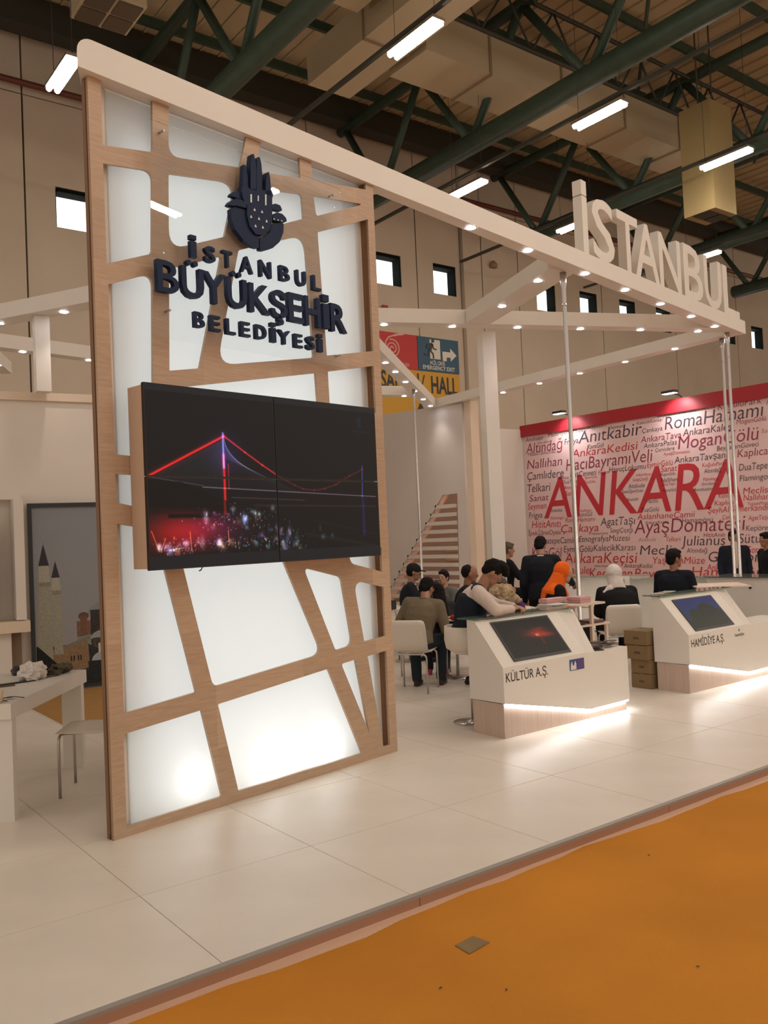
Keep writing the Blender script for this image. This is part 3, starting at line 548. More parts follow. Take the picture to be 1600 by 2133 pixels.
# clear acrylic sheet with the emblem and the three rows of letters
CS = empty('city_emblem_sign', (1.768, 5.127, 0), PHI, 'navy raised letters and hand-shaped emblem on a clear sheet in front of the lit panel', 'sign')
MB().box(.372, 2.075, -.062, -.056, 3.03, 4.42).build('clear_sheet', M_clear, CS)
for u_, z_ in ((.49, 4.38), (.49, 3.22), (2.0, 4.36), (2.0, 3.12)):
    MB().tube([(u_, -.056, z_), (u_, -.001, z_)], .008, 8).build('standoff', M_steel, CS)
for ri, row in enumerate(LROWS):
    for ch, u0, u1, z0, z1 in row:
        th = .034 if ri != 1 else .040
        if ch == 'İ':
            hh = z1-z0; wd = min(u1-u0, .052 if ri != 1 else .062); uc = (u0+u1)/2
            me = MB().box(uc-wd/2, uc+wd/2, -th/2, th/2, z0, z0+hh*.73).box(uc-wd/2, uc+wd/2, -th/2, th/2, z0+hh*.80, z1).mesh('letter')
        else: me = text_fit(ch, u0, u1, z0, z1, th, bold=.018 if ch != 'B' else .010)
        me.name = 'letter'; me.materials.append(M_navy)
        link('letter', me, CS, (0, -.088, 0))
order = {'cl': 0, 'cr': 0, 'palm': 1, 'm1': 0, 'm2': 1, 'm3': 0, 'm4': 1, 'dl1': 0, 'dl2': 1, 'dr1': 0, 'dr2': 1}
for k, poly in LOGO.items():
    if k[0] == 'm':
        cx_ = sum(x for x, y in poly)/len(poly); poly = [(cx_+(x-cx_)*.84, max(y, 4.150)) for x, y in poly]
    hs = []
    nm = {'m': 'tower_shape', 'p': 'palm_shape', 'c': 'petal_shape', 'd': 'dome_shape'}[k[0]]
    if k[0] in 'cd': poly = round_poly([(x, y, .012) for x, y in poly], 3)
    if k in ('m2', 'm3', 'm4', 'm1'): hs = []
    me = to_xz(curve_mesh(nm, poly, hs, .040 + .014*order[k])); me.materials.append(M_navy)
    link(nm, me, CS, (0, -.084 - .007*order[k], 0))

inl = [to_xz(curve_mesh('i', p_, [], .003)) for p_ in LHOLE]  # added white fills paint the panel light showing through the emblem holes
me = join_meshes('lit_hole_fill', inl); me.materials.append(mat('lit_hole_white', (.75, .76, .76), .4)); link('lit_hole_fill', me, CS, (0, -.120, 0))
inl = [to_xz(curve_mesh('i', p_, [], .003)) for p_ in LHOLE2]  # same painted panel light for the small dome holes
me = join_meshes('lit_hole_fill', inl); me.materials.append(MATS['lit_hole_white']); link('lit_hole_fill', me, CS, (0, -.120, 0))
# video wall of four displays
def bridge_image(W=1008, H=568):
    y, x = np.mgrid[0:H, 0:W]; u = x/W; v = y/H
    im = np.zeros((H, W, 3)) + np.array([.045, .045, .050])
    sky = (v > .04) & (v < .92)
    im[sky] = (.055, .050, .058)
    rng = np.random.RandomState(4)
    def glow(p, q, w_, c, k=1.0):
        nonlocal im
        p = np.array(p); q = np.array(q); d = (q-p); L = (d**2).sum()
        t = np.clip(((u-p[0])*d[0] + (v-p[1])*d[1]*.3165)/max(1e-9, d[0]**2+d[1]**2*.3165), 0, 1)
        t = np.clip(((u-p[0])*d[0]*3.17 + (v-p[1])*d[1])/(d[0]**2*3.17+d[1]**2), 0, 1)
        D2 = ((u-p[0]-t*d[0])*1.78)**2 + (v-p[1]-t*d[1])**2
        im = im + k*np.exp(-D2/(w_*w_))[..., None]*np.array(c)
    # haze round the tower
    D2 = ((u-.29)*1.78)**2 + (v-.36)**2; im += .22*np.exp(-D2/.012)[..., None]*np.array([.35, .25, .8])
    # stay cables
    for k in range(26):
        xe = .02 + .0098*k; ye = .505 + (xe-.015)*.25
        f = (k+3)/30.0
        glow((.283, .27+.16*f), (xe, ye), .0014, (.30, .30, .34), .55)
    for k in range(30):
        xe = .30 + .0105*k; ye = .560 + (xe-.28)*.06
        glow((.288, .27+.12*k/30), (xe, ye), .0014, (.26, .24, .30), .35)
    # main cables, red glow
    glow((.286, .262), (.009, .496), .0065, (.85, .10, .10)); glow((.286, .262), (.009, .496), .02, (.35, .02, .02), .6)
    prev = (.288, .262)
    for p in ((.37, .348), (.44, .418), (.499, .472), (.54, .505), (.579, .534), (.62, .556), (.67, .563), (.72, .552), (.777, .524), (.85, .465), (.917, .42)):
        k = 1.0 if p[0] < .5 else .35
        glow(prev, p, .0055, (.80, .10, .13), k); prev = p
    glow((.199, .553), (.982, .600), .0035, (.50, .42, .48), .8); glow((.015, .505), (.199, .545), .003, (.3, .28, .3), .6)
    # black hill
    hill = (u < .30) & (v > .515 + .10*u + np.clip((u-.12), 0, 1)*.55) & (v < .70); im[hill] = (.03, .025, .03)
    # tower
    glow((.283, .246), (.283, .44), .007, (.45, .50, .95)); glow((.283, .37), (.283, .62), .009, (.95, .08, .08)); glow((.300, .42), (.300, .56), .004, (.7, .05, .05), .8)
    glow((.281, .64), (.281, .70), .010, (.7, .06, .06), .7)
    glow((.917, .40), (.911, .60), .006, (.25, .25, .60), .8); glow((.914, .62), (.914, .85), .012, (.10, .08, .32), .8)
    # far shore, red water
    glow((.31, .61), (.62, .625), .004, (.30, .25, .22), .6); glow((.40, .655), (.98, .665), .006, (.22, .10, .12), .6)
    red = np.exp(-(((u-.10)/.13)**2 + ((v-.80)/.10)**2))*((v > .668) & (v < .93)); im += red[..., None]*np.array([.52, .03, .015])
    red = np.exp(-(((u-.22)/.13)**2 + ((v-.78)/.08)**2))*((v > .69) & (v < .93)); im += red[..., None]*np.array([.24, .04, .14])
    glow((.075, .712), (.22, .712), .008, (-.6, -.2, -.2)); im = np.clip(im, .02, 1)
    # city and harbour lights
    for k in range(520):
        a = rng.rand()
        cx, cy = (.33+.13*rng.randn()*.7, .73+.035*rng.randn()) if a < .30 else ((.27+.13*rng.randn(), .87+.025*rng.randn()) if a < .62 else ((.50+.09*rng.randn(), .86+.04*rng.randn()) if a < .85 else (.05+.10*rng.rand(), .885+.02*rng.randn())))
        if not (.005 < cx < .99 and .6 < cy < .925) or cy < .62+.25*abs(cx-.3): continue
        c = [(.95, .95, 1), (.3, .5, 1), (.25, .75, .8), (1, .65, .25), (.5, .3, .9)][rng.randint(5)]
        c = tuple(.55*q_+.45*sum(c)/3 for q_ in c); r_ = .002+.004*rng.rand()*rng.rand() if k % 9 else .009+.010*rng.rand()
        x0, x1 = int(max(0, (cx-.03)*W)), int(min(W, (cx+.03)*W)); y0, y1 = int(max(0, (cy-.05)*H)), int(min(H, (cy+.05)*H))
        uu = u[y0:y1, x0:x1]; vv = v[y0:y1, x0:x1]
        D2 = ((uu-cx)*1.78)**2 + ((vv-cy)*(.5 if rng.rand() < .4 else 1))**2
        im[y0:y1, x0:x1] += (.22+.45*rng.rand()*(1 if k % 9 else .6))*np.exp(-D2/r_**2)[..., None]*np.array(c)
    for p, q, c in (((.01, .79), (.035, .90), (.7, .4, .2)), ((.058, .83), (.04, .90), (.7, .4, .2)), ((.145, .80), (.15, .90), (.6, .45, .2)), ((.29, .80), (.292, .88), (.8, .5, .4)), ((.07, .895), (.12, .885), (.3, .6, .6))):
        glow(p, q, .003, c, .8)
    glow((.035, .87), (.035, .88), .014, (.9, .95, 1), .8); glow((.252, .86), (.252, .87), .016, (.9, .9, 1), .8); glow((.36, .73), (.36, .735), .02, (.6, .7, 1), .8)
    glow((.62, .83), (.97, .93), .01, (.07, .06, .05), .8); glow((.66, .75), (.98, .85), .006, (.08, .05, .06), .6)
    # faint emblem top right
    glow((.91, .09), (.91, .13), .018, (.03, .10, .20), .7); glow((.865, .172), (.955, .172), .006, (.03, .08, .15), .6)
    im[(v <= .04)] = (.10, .11, .125); im[(v >= .925)] = (.10, .11, .125)
    return im
VW = empty('video_wall', (1.768, 5.127, 0), PHI, 'black two by two video wall showing a red-lit bridge at night', 'screen')
U0, U1, Z0, Z1 = .182, 2.200, 1.575, 2.711
MB().box(U0+.012, U1-.012, -.170, -.002, Z0+.012, Z1-.012).build('case', mat('case_board', (.60, .43, .31), .55), VW, bevel=.003)
pic = image_mat('night_bridge_picture', bridge_image(), emis=.70, rough=.3)
for i in range(2):
    for j in range(2):
        a0 = U0 + (U1-U0)/2*i; b0 = Z0 + (Z1-Z0)/2*j; a1 = a0+(U1-U0)/2; b1 = b0+(Z1-Z0)/2
        d_ = MB().box(a0+.003, a1-.003, -.198, -.170, b0+.003, b1-.003).build('display', M_black, VW)
        g = .007
        me = MB().add([(a0+g, -.1985, b0+g), (a1-g, -.1985, b0+g), (a1-g, -.1985, b1-g), (a0+g, -.1985, b1-g)], [(0, 1, 2, 3)]).mesh('picture', pic)
        uv = me.uv_layers.new(name='uv')
        for li, (uu, zz) in enumerate(((a0+g, b0+g), (a1-g, b0+g), (a1-g, b1-g), (a0+g, b1-g))):
            uv.data[li].uv = ((uu-U0)/(U1-U0), (zz-Z0)/(Z1-Z0))
        link('picture', me, d_)
tag(MB().tube([(1.768+.62, 5.127-.02, 1.578), (1.768+.60, 5.127-.04, 1.560), (1.768+.585, 5.127-.045, 1.556)], .004, 6).build('cable_end', M_dark), 'short loose cable end below the video wall', 'cable')

# ================================================================== CANOPY BEAMS
BZ0, BZ1 = 4.58, 4.775
A0 = Vector((1.686, 5.055)); B0 = Vector((12.481, 7.153)); bu = (B0-A0).normalized(); bn = Vector((-bu.y, bu.x))
def P2(s, o): v = A0 + bu*s + bn*o; return (v.x, v.y)
beam_groups = 'white canopy beams of the stand'
def downlight(parent, x, y, z=BZ0, power=True):
    m = MB().lathe([(.0, -.004), (.048, -.004), (.055, 0.0), (.055, .002), (0, .002)], 18)
    ring = m.build('downlight', M_white, parent)
    pl = parent.location
    ring.location = (x-pl.x, y-pl.y, z-pl.z)
    MB().lathe([(0, -.0065), (.046, -.0065), (.048, -.004), (0, -.004)], 16).build('lens', M_downglow, ring)
    if power:
        ls = bpy.data.lights.new('downlight_spot', 'SPOT'); ls.energy = DOWN_W; ls.spot_size = math.radians(95); ls.spot_blend = .9; ls.shadow_soft_size = .04; ls.color = (1.0, .88, .78)
        lo = bpy.data.objects.new('downlight_spot', ls); col.objects.link(lo); lo.parent = ring; lo.location = (0, 0, -.02)
main = empty('canopy_beam', (A0.x, A0.y, BZ0), 0, 'long white front beam above the lit panel, carrying the large white letters', 'beam')
foot = [P2(0, 0), P2(10.997, 0), P2(10.95, .20), P2(7.9, .20), P2(2.75, .115), P2(2.60, .36), P2(.10, .40)]
foot = [(x-A0.x, y-A0.y) for x, y in foot]
# body with a rounded upper left corner on its face
bm_ = MB()
# cross section runs along the beam; the first stations climb round the corner
st = [(0, 0)] + [(.10*(1-math.cos(t)), -.10*(1-math.sin(t))) for t in np.linspace(0, PI/2, 7)]
bk = lambda s_: (.40 if s_ < 2.6 else 0)
S_ = [q_[0] for q_ in st[1:]] + [2.6, 2.75, 7.9, 10.95, 10.997]
O_ = [.40]*7 + [.36, .115, .20, .20, .19]
T_ = [.195+q_[1] for q_ in st[1:]] + [.195]*5
vs = []
for s_, o_, t_ in zip(S_, O_, T_):
    f0 = P2(s_, 0); f1 = P2(s_ + (.27 if s_ < .2 else 0), o_)
    vs += [(f0[0]-A0.x, f0[1]-A0.y, 0), (f0[0]-A0.x, f0[1]-A0.y, t_), (f1[0]-A0.x, f1[1]-A0.y, t_), (f1[0]-A0.x, f1[1]-A0.y, 0)]
fs = [(0, 3, 2, 1), tuple(4*(len(S_)-1)+k for k in (0, 1, 2, 3))]
for k in range(len(S_)-1):
    for j in range(4): fs.append((4*k+j, 4*k+(j+1) % 4, 4*k+4+(j+1) % 4, 4*k+4+j))
bm_.add(vs, [f_[::-1] for f_ in fs])
body = bm_.build('beam_body', M_white, main)
for x, y in ((5.595, 5.876), (6.565, 6.076), (7.735, 6.312), (8.714, 6.512), (9.690, 6.702), (10.675, 6.903), (11.55, 7.09)): downlight(main, x, y)

def beam(p, q, w_, label, lights, z0=BZ0, z1=BZ1, e0=0, e1=0):
    p = Vector(p); q = Vector(q); d = (q-p).normalized(); n = Vector((-d.y, d.x))*w_/2
    B = empty('canopy_beam', (p.x, p.y, z0), 0, label, 'beam')
    pts = [p-d*e0-n, q+d*e1-n, q+d*e1+n, p-d*e0+n]
    MB().prism([(a.x-p.x, a.y-p.y) for a in pts], 0, z1-z0).build('beam_body', M_white, B)
    for l_ in lights: downlight(B, l_[0], l_[1], z0)
    return B
beam((7.42, 6.36), (8.24, 8.60), .36, 'short white beam running back from the front beam to the square post', [(7.465, 6.769), (7.885, 7.778)], z0=BZ0+.002, z1=BZ1-.004)
beam((5.2, 10.02), (11.95, 7.19), .25, 'white crossing beam from the square post to the right tip of the canopy', [(7.093, 9.226), (8.013, 8.88), (8.898, 8.496), (9.807, 8.133), (10.689, 7.755), (11.597, 7.40)], z0=BZ0+.001, z1=BZ1-.002)
beam((12.36, 7.35), (12.86, 15.05), .25, 'white beam running back along the right side of the canopy', [(12.40, 8.351), (12.515, 9.432), (12.616, 10.528), (12.70, 11.609), (12.784, 12.70)], z0=BZ0+.003, z1=BZ1-.006)
beam((6.1, 9.0), (12.80, 15.0), .25, 'white diagonal beam with six lamps meeting the slatted wall', [(8.672, 11.286), (9.315, 11.847), (10.10, 12.555), (10.91, 13.285), (11.74, 14.02), (12.50, 14.69)], z0=BZ0+.004, z1=BZ1-.008)
beam((8.6, 14.79), (11.35, 13.72), .25, 'short white beam in front of the yellow hall sign', [(11.07, 13.83), (9.8, 14.32)], z0=BZ0+.002, z1=BZ1-.01)
beam((4.75, 7.7), (2.45, 11.85), .27, 'white beam of the left bay running to the white post', [(3.76, 9.55), (3.24, 10.50), (2.72, 11.38)], z0=BZ0+.002, z1=BZ1-.004)
beam((2.2, 12.67), (5.6, 13.24), .22, 'far white cross beam of the left bay', [(3.37, 12.86), (4.37, 13.03)], z0=BZ0+.001, z1=BZ1-.002)
beam((2.35, 12.2), (3.5, 14.6), .30, 'far slanting white beam at the left edge of the stand', [(3.29, 13.95), (2.86, 13.10)], z0=BZ0+.003, z1=BZ1-.006)

# posts and poles
c_ = empty('square_post', (8.745, 8.975, 0), -.395, 'square white post in the middle of the stand under the crossing beams', 'post')
MB().box(-.10, .10, -.11, .11, 0, BZ0).build('post_body', M_white, c_)
MB().box(-.115, .115, -.125, .125, 0, .03).build('foot', M_offw, c_)
c_ = empty('square_post', (12.98, 13.90, 0), 0, 'square beige post at the near end of the slatted wall', 'post')
MB().box(-.13, .11, -.11, .11, 0, BZ0).build('post_body', M_beigecol, c_)
MB().box(-.14, .12, -.12, .12, 0, .03).build('foot', M_offw, c_)
c_ = empty('square_post', (3.07, 10.86, 3.66), -.1, 'short white post standing on the left bay wall', 'post')
MB().box(-.085, .085, -.085, .085, 0, BZ0-3.66).build('post_body', M_white, c_)
def pole(x, y, label):
    p = empty('chrome_pole', (x, y, 0), 0, label, 'pole')
    MB().lathe([(0, 0), (.07, 0), (.07, .008), (.024, .014), (.024, 4.40), (.036, 4.44), (.036, BZ0-.001), (0, BZ0-.001)], 20).build('tube', M_chrome, p)
    MB().lathe([(.0, 0), (.028, 0), (.028, .025), (0, .025)], 16, (0, 0, 4.2)).build('clamp', M_steel, p)
pole(7.48, 6.41, 'chrome pole rising beside the first display counter to the front beam')
pole(12.42, 7.52, 'right-hand one of the two chrome poles under the canopy tip')
pole(12.11, 7.24, 'left-hand one of the two chrome poles under the canopy tip')
pole(10.78, 13.16, 'thin chrome pole in front of the slatted wall')

# large white letters on the beam
LS = empty('canopy_letters', (A0.x, A0.y, BZ1), math.atan2(bu.y, bu.x), 'big white block letters reading İSTANBUL standing on the front beam', 'sign')
s0, s1 = BL[0][1]+.01, BL[0][2]
link('letter', MB().box(s0, s1, -.055, .055, 0, .655).box(s0, s1, -.055, .055, .668, .835).mesh('letter', M_white), LS, (0, .075, .001))
for ch, s0, s1, zt in BL[1:]:
    me = text_fit(ch, s0, s1, 0, max(zt, 5.49)-BZ1 if ch != 'İ' else .83, .11, bold=.010); me.materials.append(M_white); me.name = 'letter'
    link('letter', me, LS, (0, .075, .001))

# ================================================================== STAND WALLS
# slatted wall on the right side of the back bay
SW = empty('slatted_wall', (12.8, 13.99, 0), 0, 'pale grey stand wall with a triangular slatted opening', 'wall')
o = [(.0, 0), (3.6, 0), (3.6, 4.74), (.0, 4.56)]
h = [(.36, .05), (3.25, .05), (.78, 2.60), (.28, 2.60)]
me = curve_mesh('wall_board', o, [h[::-1]], .10)
me.transform(Matrix(((0, 0, 1, 0), (1, 0, 0, 0), (0, 1, 0, 0), (0, 0, 0, 1)))); me.materials.append(M_grayw); link('wall_board', me, SW, (0.05, 0, 0))
zz = 2.36; 
while zz > .1:
    f_ = (zz+.05)/2.6; yl = .78 + (2.60-zz)/2.55*2.47; 
    MB().box(.0, .04, .34, yl+.05, zz-.065, zz+.02).build('slat', M_grayw, SW); zz -= .187
MB().prism_x([(3.25, .05), (.78, 2.6), (.66, 2.6), (2.98, .05)], .045, .095).build('reveal', mat('peach_board', (.80, .50, .38), .5), SW)
tag(MB().box(14.60, 14.65, 16.0, 19.3, 0, 4.3).build('wall_inner', mat('rosy_brown_board', (.62, .44, .36), .6)), 'rosy brown board wall behind the slatted opening', 'wall')
for k, z in enumerate((1.33, 1.10)):
    s_ = empty('name_plate', (14.56, 16.55, z-.06), 0, ('upper' if k == 0 else 'lower') + ' small glossy yellow plate seen through the slatted opening', 'plate')
    MB().box(0, .02, -.28, .24, 0, .12).build('plate', mat('yellow_plate', (.75, .62, .30), .2), s_, bevel=.004)
    MB().tube([(-.005, -.22, .06), (.0, -.22, .06)], .012, 8).build('screw', M_dark, s_)

# left bay wall with picture
aw_ = -math.radians(7.8)
LW = empty('bay_wall', (2.9, 11.06, 0), aw_, 'white left bay wall with niche behind the panel', 'wall')
MB().box(-4.5, 2.6, .02, .14, 0, 3.66).build('wall_board', M_offw, LW)
MB().box(-4.5, 2.6, -.02, .02, 3.58, 3.68).build('cap', M_beigecol, LW)
MB().box(-.10, 2.6, .005, .02, 0, .10).build('skirting', M_white, LW)
# picture
def mosque_image(W=420, H=1000):
    # wall coords: x 0.04..0.9 , z 2.26 .. 0.0
    y, x = np.mgrid[0:H, 0:W]; X = .03 + x/W*1.0; Z = 2.27 - y/H*2.27
    t = (Z-0)/2.27
    im = np.stack([.36+.05*(1-t), .38+.02*(1-t), .405+.0*t], -1)
    rng = np.random.RandomState(2); nz = (np.kron(rng.rand(H//8+1, W//8+1), np.ones((8, 8)))[:H, :W] + np.kron(rng.rand(H//3+1, W//3+1), np.ones((3, 3)))[:H, :W])/2
    def fill(mask, c, a=.12):
        im[mask] = np.array(c)*(1-a/2+a*nz[mask][:, None])
    def poly(pts, c, a=.12):
        m = np.zeros((H, W), bool); n = len(pts)
        inside = np.zeros((H, W), bool)
        for i in range(n):
            x0, z0 = pts[i]; x1, z1 = pts[(i+1) % n]
            cond = ((z0 > Z) != (z1 > Z))
            with np.errstate(divide='ignore', invalid='ignore'):
                xi = (x1-x0)*(Z-z0)/((z1-z0) if z1 != z0 else 1e-9)+x0
            inside ^= cond & (X < xi)
        fill(inside, c, a)
    fill((((X-.82)/.20)**2 + ((Z-.86)/.17)**2 < 1) & (Z > .86), (.34, .37, .40))
    poly([(.66, .93), (1.1, .93), (1.1, .2), (.66, .2)], (.17, .15, .14), .5)
    poly([(.50, .80), (.66, .80), (.66, .5), (.50, .5)], (.38, .24, .16), .3)
    fill(((X-.58)/.06)**2 + ((Z-.86)/.05)**2 < 1, (.30, .20, .16)); poly([(.54, .86), (.62, .86), (.62, .6), (.54, .6)], (.36, .22, .15), .3)
    fill((((X-.82)/.17)**2 + ((Z-.56)/.11)**2 < 1) & (Z > .56), (.38, .42, .44))
    poly([(.68, .57), (1.1, .57), (1.1, .1), (.68, .1)], (.22, .19, .15), .6)
    poly([(.50, .60), (.66, .62), (.66, .5), (.50, .5)], (.33, .37, .36))
    poly([(.04, .50), (.60, .52), (1.1, .2), (1.1, 0), (.04, 0)], (.13, .14, .14), .5)
    poly([(.20, .44), (.62, .58), (.64, .20), (.20, .14)], (.42, .31, .19), .25)
    poly([(.19, .45), (.63, .60), (.66, .56), (.20, .41)], (.36, .32, .27))
    fill((((X-.86)/.20)**2 + ((Z-.28)/.13)**2 < 1) & (Z > .28), (.42, .46, .50))
    poly([(.62, .28), (1.1, .28), (1.1, .0), (.62, .0)], (.12, .14, .15), .5)
    poly([(.74, .50), (.79, .50), (.79, .38), (.74, .38)], (.55, .54, .48))
    for xx in (.42, .45, .50, .53): poly([(xx, .37), (xx+.014, .37), (xx+.014, .30), (xx, .30)], (.15, .11, .08))
    for (tip, c0, c1, cb, g0, g1, gz, b0, b1, bz) in ((1.832, .094, .205, 1.526, .076, .224, 1.29, .055, .228, .30), (1.611, .234, .321, 1.370, .226, .336, 1.18, .240, .340, .40)):
        s0, s1 = .48, .52
        cm = (c0+c1)/2
        poly([(c0, cb), (c1, cb), (c1+.012, gz+.01), (c0-.006, gz+.01)], (.46, .44, .38), .12)
        poly([(c0-.004, gz), (c1+.010, gz), (b1, bz), (b0, bz)], (.42, .41, .34), .16)
        poly([(g0, gz+.03), (g1, gz+.03), (g1-.01, gz-.03), (g0+.01, gz-.03)], (.38, .36, .28), .3)
        poly([(c0-.004, cb), (c1+.004, cb), (cm+.003, tip-.04), (cm-.003, tip-.04)], (.16, .15, .17))
        poly([(cm-.002, tip), (cm+.002, tip), (cm+.002, tip-.06), (cm-.002, tip-.06)], (.3, .3, .3))
    poly([(.04, .52), (.06, .52), (.30, .25), (.5, .12), (.5, 0), (.04, 0)], (.09, .10, .10), .5)
    im = im*1.45; g = im.mean(2, keepdims=True)
    return g*.42 + im*.58
PI_ = empty('framed_picture', (2.9, 11.06, 0), aw_, 'tall dark-framed photo of a domed mosque with two minarets, leaning in the left bay', 'picture')
m_ = MB(); m_.box(-.012, 1.10, -.055, .0, 2.262, 2.312).box(-.012, .034, -.055, .0, .02, 2.262).box(1.06, 1.10, -.055, 0, .02, 2.262).box(.034, 1.06, -.055, 0, .02, .06)
m_.build('frame', M_bezel, PI_)
me = MB().add([(.03, -.03, .06), (1.07, -.03, .06), (1.07, -.03, 2.27), (.03, -.03, 2.27)], [(0, 1, 2, 3)]).mesh('print', image_mat('mosque_print', mosque_image(), 0, .35))
uv = me.uv_layers.new(name='uv')
for li, c in enumerate(((0, 0), (1, 0), (1, 1), (0, 1))): uv.data[li].uv = c
link('print', me, PI_)
# television niche unit at the left edge
TU = empty('television_unit', (2.9, 11.06, 0), aw_, 'beige wall unit with a television and a wooden shelf at the left edge', 'cabinet')
MB().box(-2.2, -.09, -.10, .0, 2.36, 2.42).build('top_panel', M_offw, TU)
MB().box(-.20, -.09, -.34, .0, .93, 2.36).build('side_panel', M_offw, TU)
MB().box(-2.2, -.06, -.40, .0, .79, .92).build('shelf', M_beigecol, TU)
MB().box(-2.2, -.26, -.30, .0, .0, .79).build('lower_panel', M_offw, TU)
MB().box(-.24, -.13, -.12, .0, .0, .79).build('niche', mat('niche_brown', (.22, .15, .10), .7), TU)
tv_ = MB().box(-2.0, -.44, -.30, -.24, 1.0, 2.12).build('television', M_bezel, TU)
MB().box(-1.96, -.48, -.304, -.30, 1.04, 2.08).build('screen', M_black, tv_)

# ================================================================== NEIGHBOUR STAND WALL WITH WORD CLOUD
AW = empty('word_wall', (16.1, 15.4, 0), -PI/2, 'tall red-topped wall printed with a cloud of red and black place names around ANKARA', 'wall')
MB().box(0, 11.5, .0, .12, -.05, 4.08).build('print_board', M_pinkwall, AW)
MB().box(-.02, 11.5, -.05, .12, 4.08, 4.37).build('top_band', M_red, AW)
MB().box(0, .10, -.004, .0, -.05, 4.08).build('edge_strip', mat('edge_paper', (.62, .52, .50), .6), AW)
colors = {'r': mat('ink_red', (.50, .025, .04), .5), 'd': mat('ink_wine', (.26, .035, .075), .5), 'k': mat('ink_charcoal', (.075, .05, .075), .5), 's': mat('ink_faded', (.38, .19, .21), .5)}
groups_ = {'r': [], 'd': [], 'k': [], 's': []}
occ = []
for t, a, b, z, cap, c in WORDS:
    if z < -.02 and t != 'Atakule': pass
    me = text_fit(t, a, b, 0, 0, 0, shear=.16, cap=cap, bold=(.004 if t == 'ANKARA' and cap > .5 else -.004))
    me.transform(Matrix.Translation((0, 0, z))); groups_[c].append(me); occ.append((a-.02, b+.02, z-.25*cap, z+1.05*cap))
random.seed(11)
names = ['Seymen', 'Frigya', 'Atakule', 'HititAnıtı', 'KuşCenneti', 'AyaşDomatesi', 'BeypazarıKurusu', 'Gordion', 'KaraGöl', 'Sanat', 'Meclis', 'İpekİğneOyası', 'Telkari', 'Flamingo', 'AgatTaşı', 'Yenimahalle', 'AnkaraPalas', 'Kaplıca', 'ÇubukTurşusu', 'MoganGölü', 'HavuçLokumu', 'RomaHamamı']
cnt = 0
for k in range(2600):
    cap = random.choice((.07, .085, .10, .12)) if k < 1300 else .06
    t = random.choice(names); L_ = len(t)*cap*.78
    a = random.uniform(.12, 8.4); z = random.uniform(.25, 3.98)
    bx = (a-.01, a+L_+.01, z-.25*cap, z+1.05*cap)
    if any(bx[0] < o[1] and bx[1] > o[0] and bx[2] < o[3] and bx[3] > o[2] for o in occ): continue
    occ.append(bx); cnt += 1
    me = text_fit(t, a, a+L_, 0, 0, 0, shear=.16, cap=cap, bold=-.006); me.transform(Matrix.Translation((0, 0, z)))
    groups_['s'].append(me)
    if cnt > 170: break
for c, L_ in groups_.items():
    me = join_meshes('lettering', L_); me.materials.append(colors[c]); link('lettering', me, AW, (0, -.004 if c != 's' else -.0035, 0))
def arm_spot(u, label):
    S = empty('arm_spotlight', (16.1, 15.4-u, 4.37), -PI/2, label, 'spotlight')
    MB().tube([(0, .02, 0), (0, -.05, .05), (0, -.42, .10)], .012, 6).build('arm', M_dark, S)
    h = MB().box(-.16, .16, -.50, -.34, .07, .13).build('head', M_dark, S, bevel=.015)
    MB().box(-.14, .14, -.485, -.355, .063, .069).build('lens', mat('spot_glow', (1, 1, 1), .5, emit=(1, .95, .9), estr=20), h)
    ls = bpy.data.lights.new('arm_lamp', 'SPOT'); ls.energy = 60; ls.spot_size = math.radians(120); ls.spot_blend = .8; ls.shadow_soft_size = .05; ls.color = (1, .93, .92)
    lo = bpy.data.objects.new('arm_lamp', ls); col.objects.link(lo); lo.parent = h; lo.location = (0, -.42, .05); lo.rotation_euler = (math.radians(32), 0, 0)
arm_spot(1.64, 'arm spotlight on the red top edge behind the first chrome pole')
arm_spot(4.66, 'arm spotlight on the red top edge left of the paired chrome poles')
arm_spot(7.68, 'arm spotlight beyond the right edge of the word wall view')
tag(MB().box(14.9, 16.1, 15.4, 15.5, -.05, 4.28).build('return_wall', M_white), 'plain white wall return left of the word wall', 'wall')


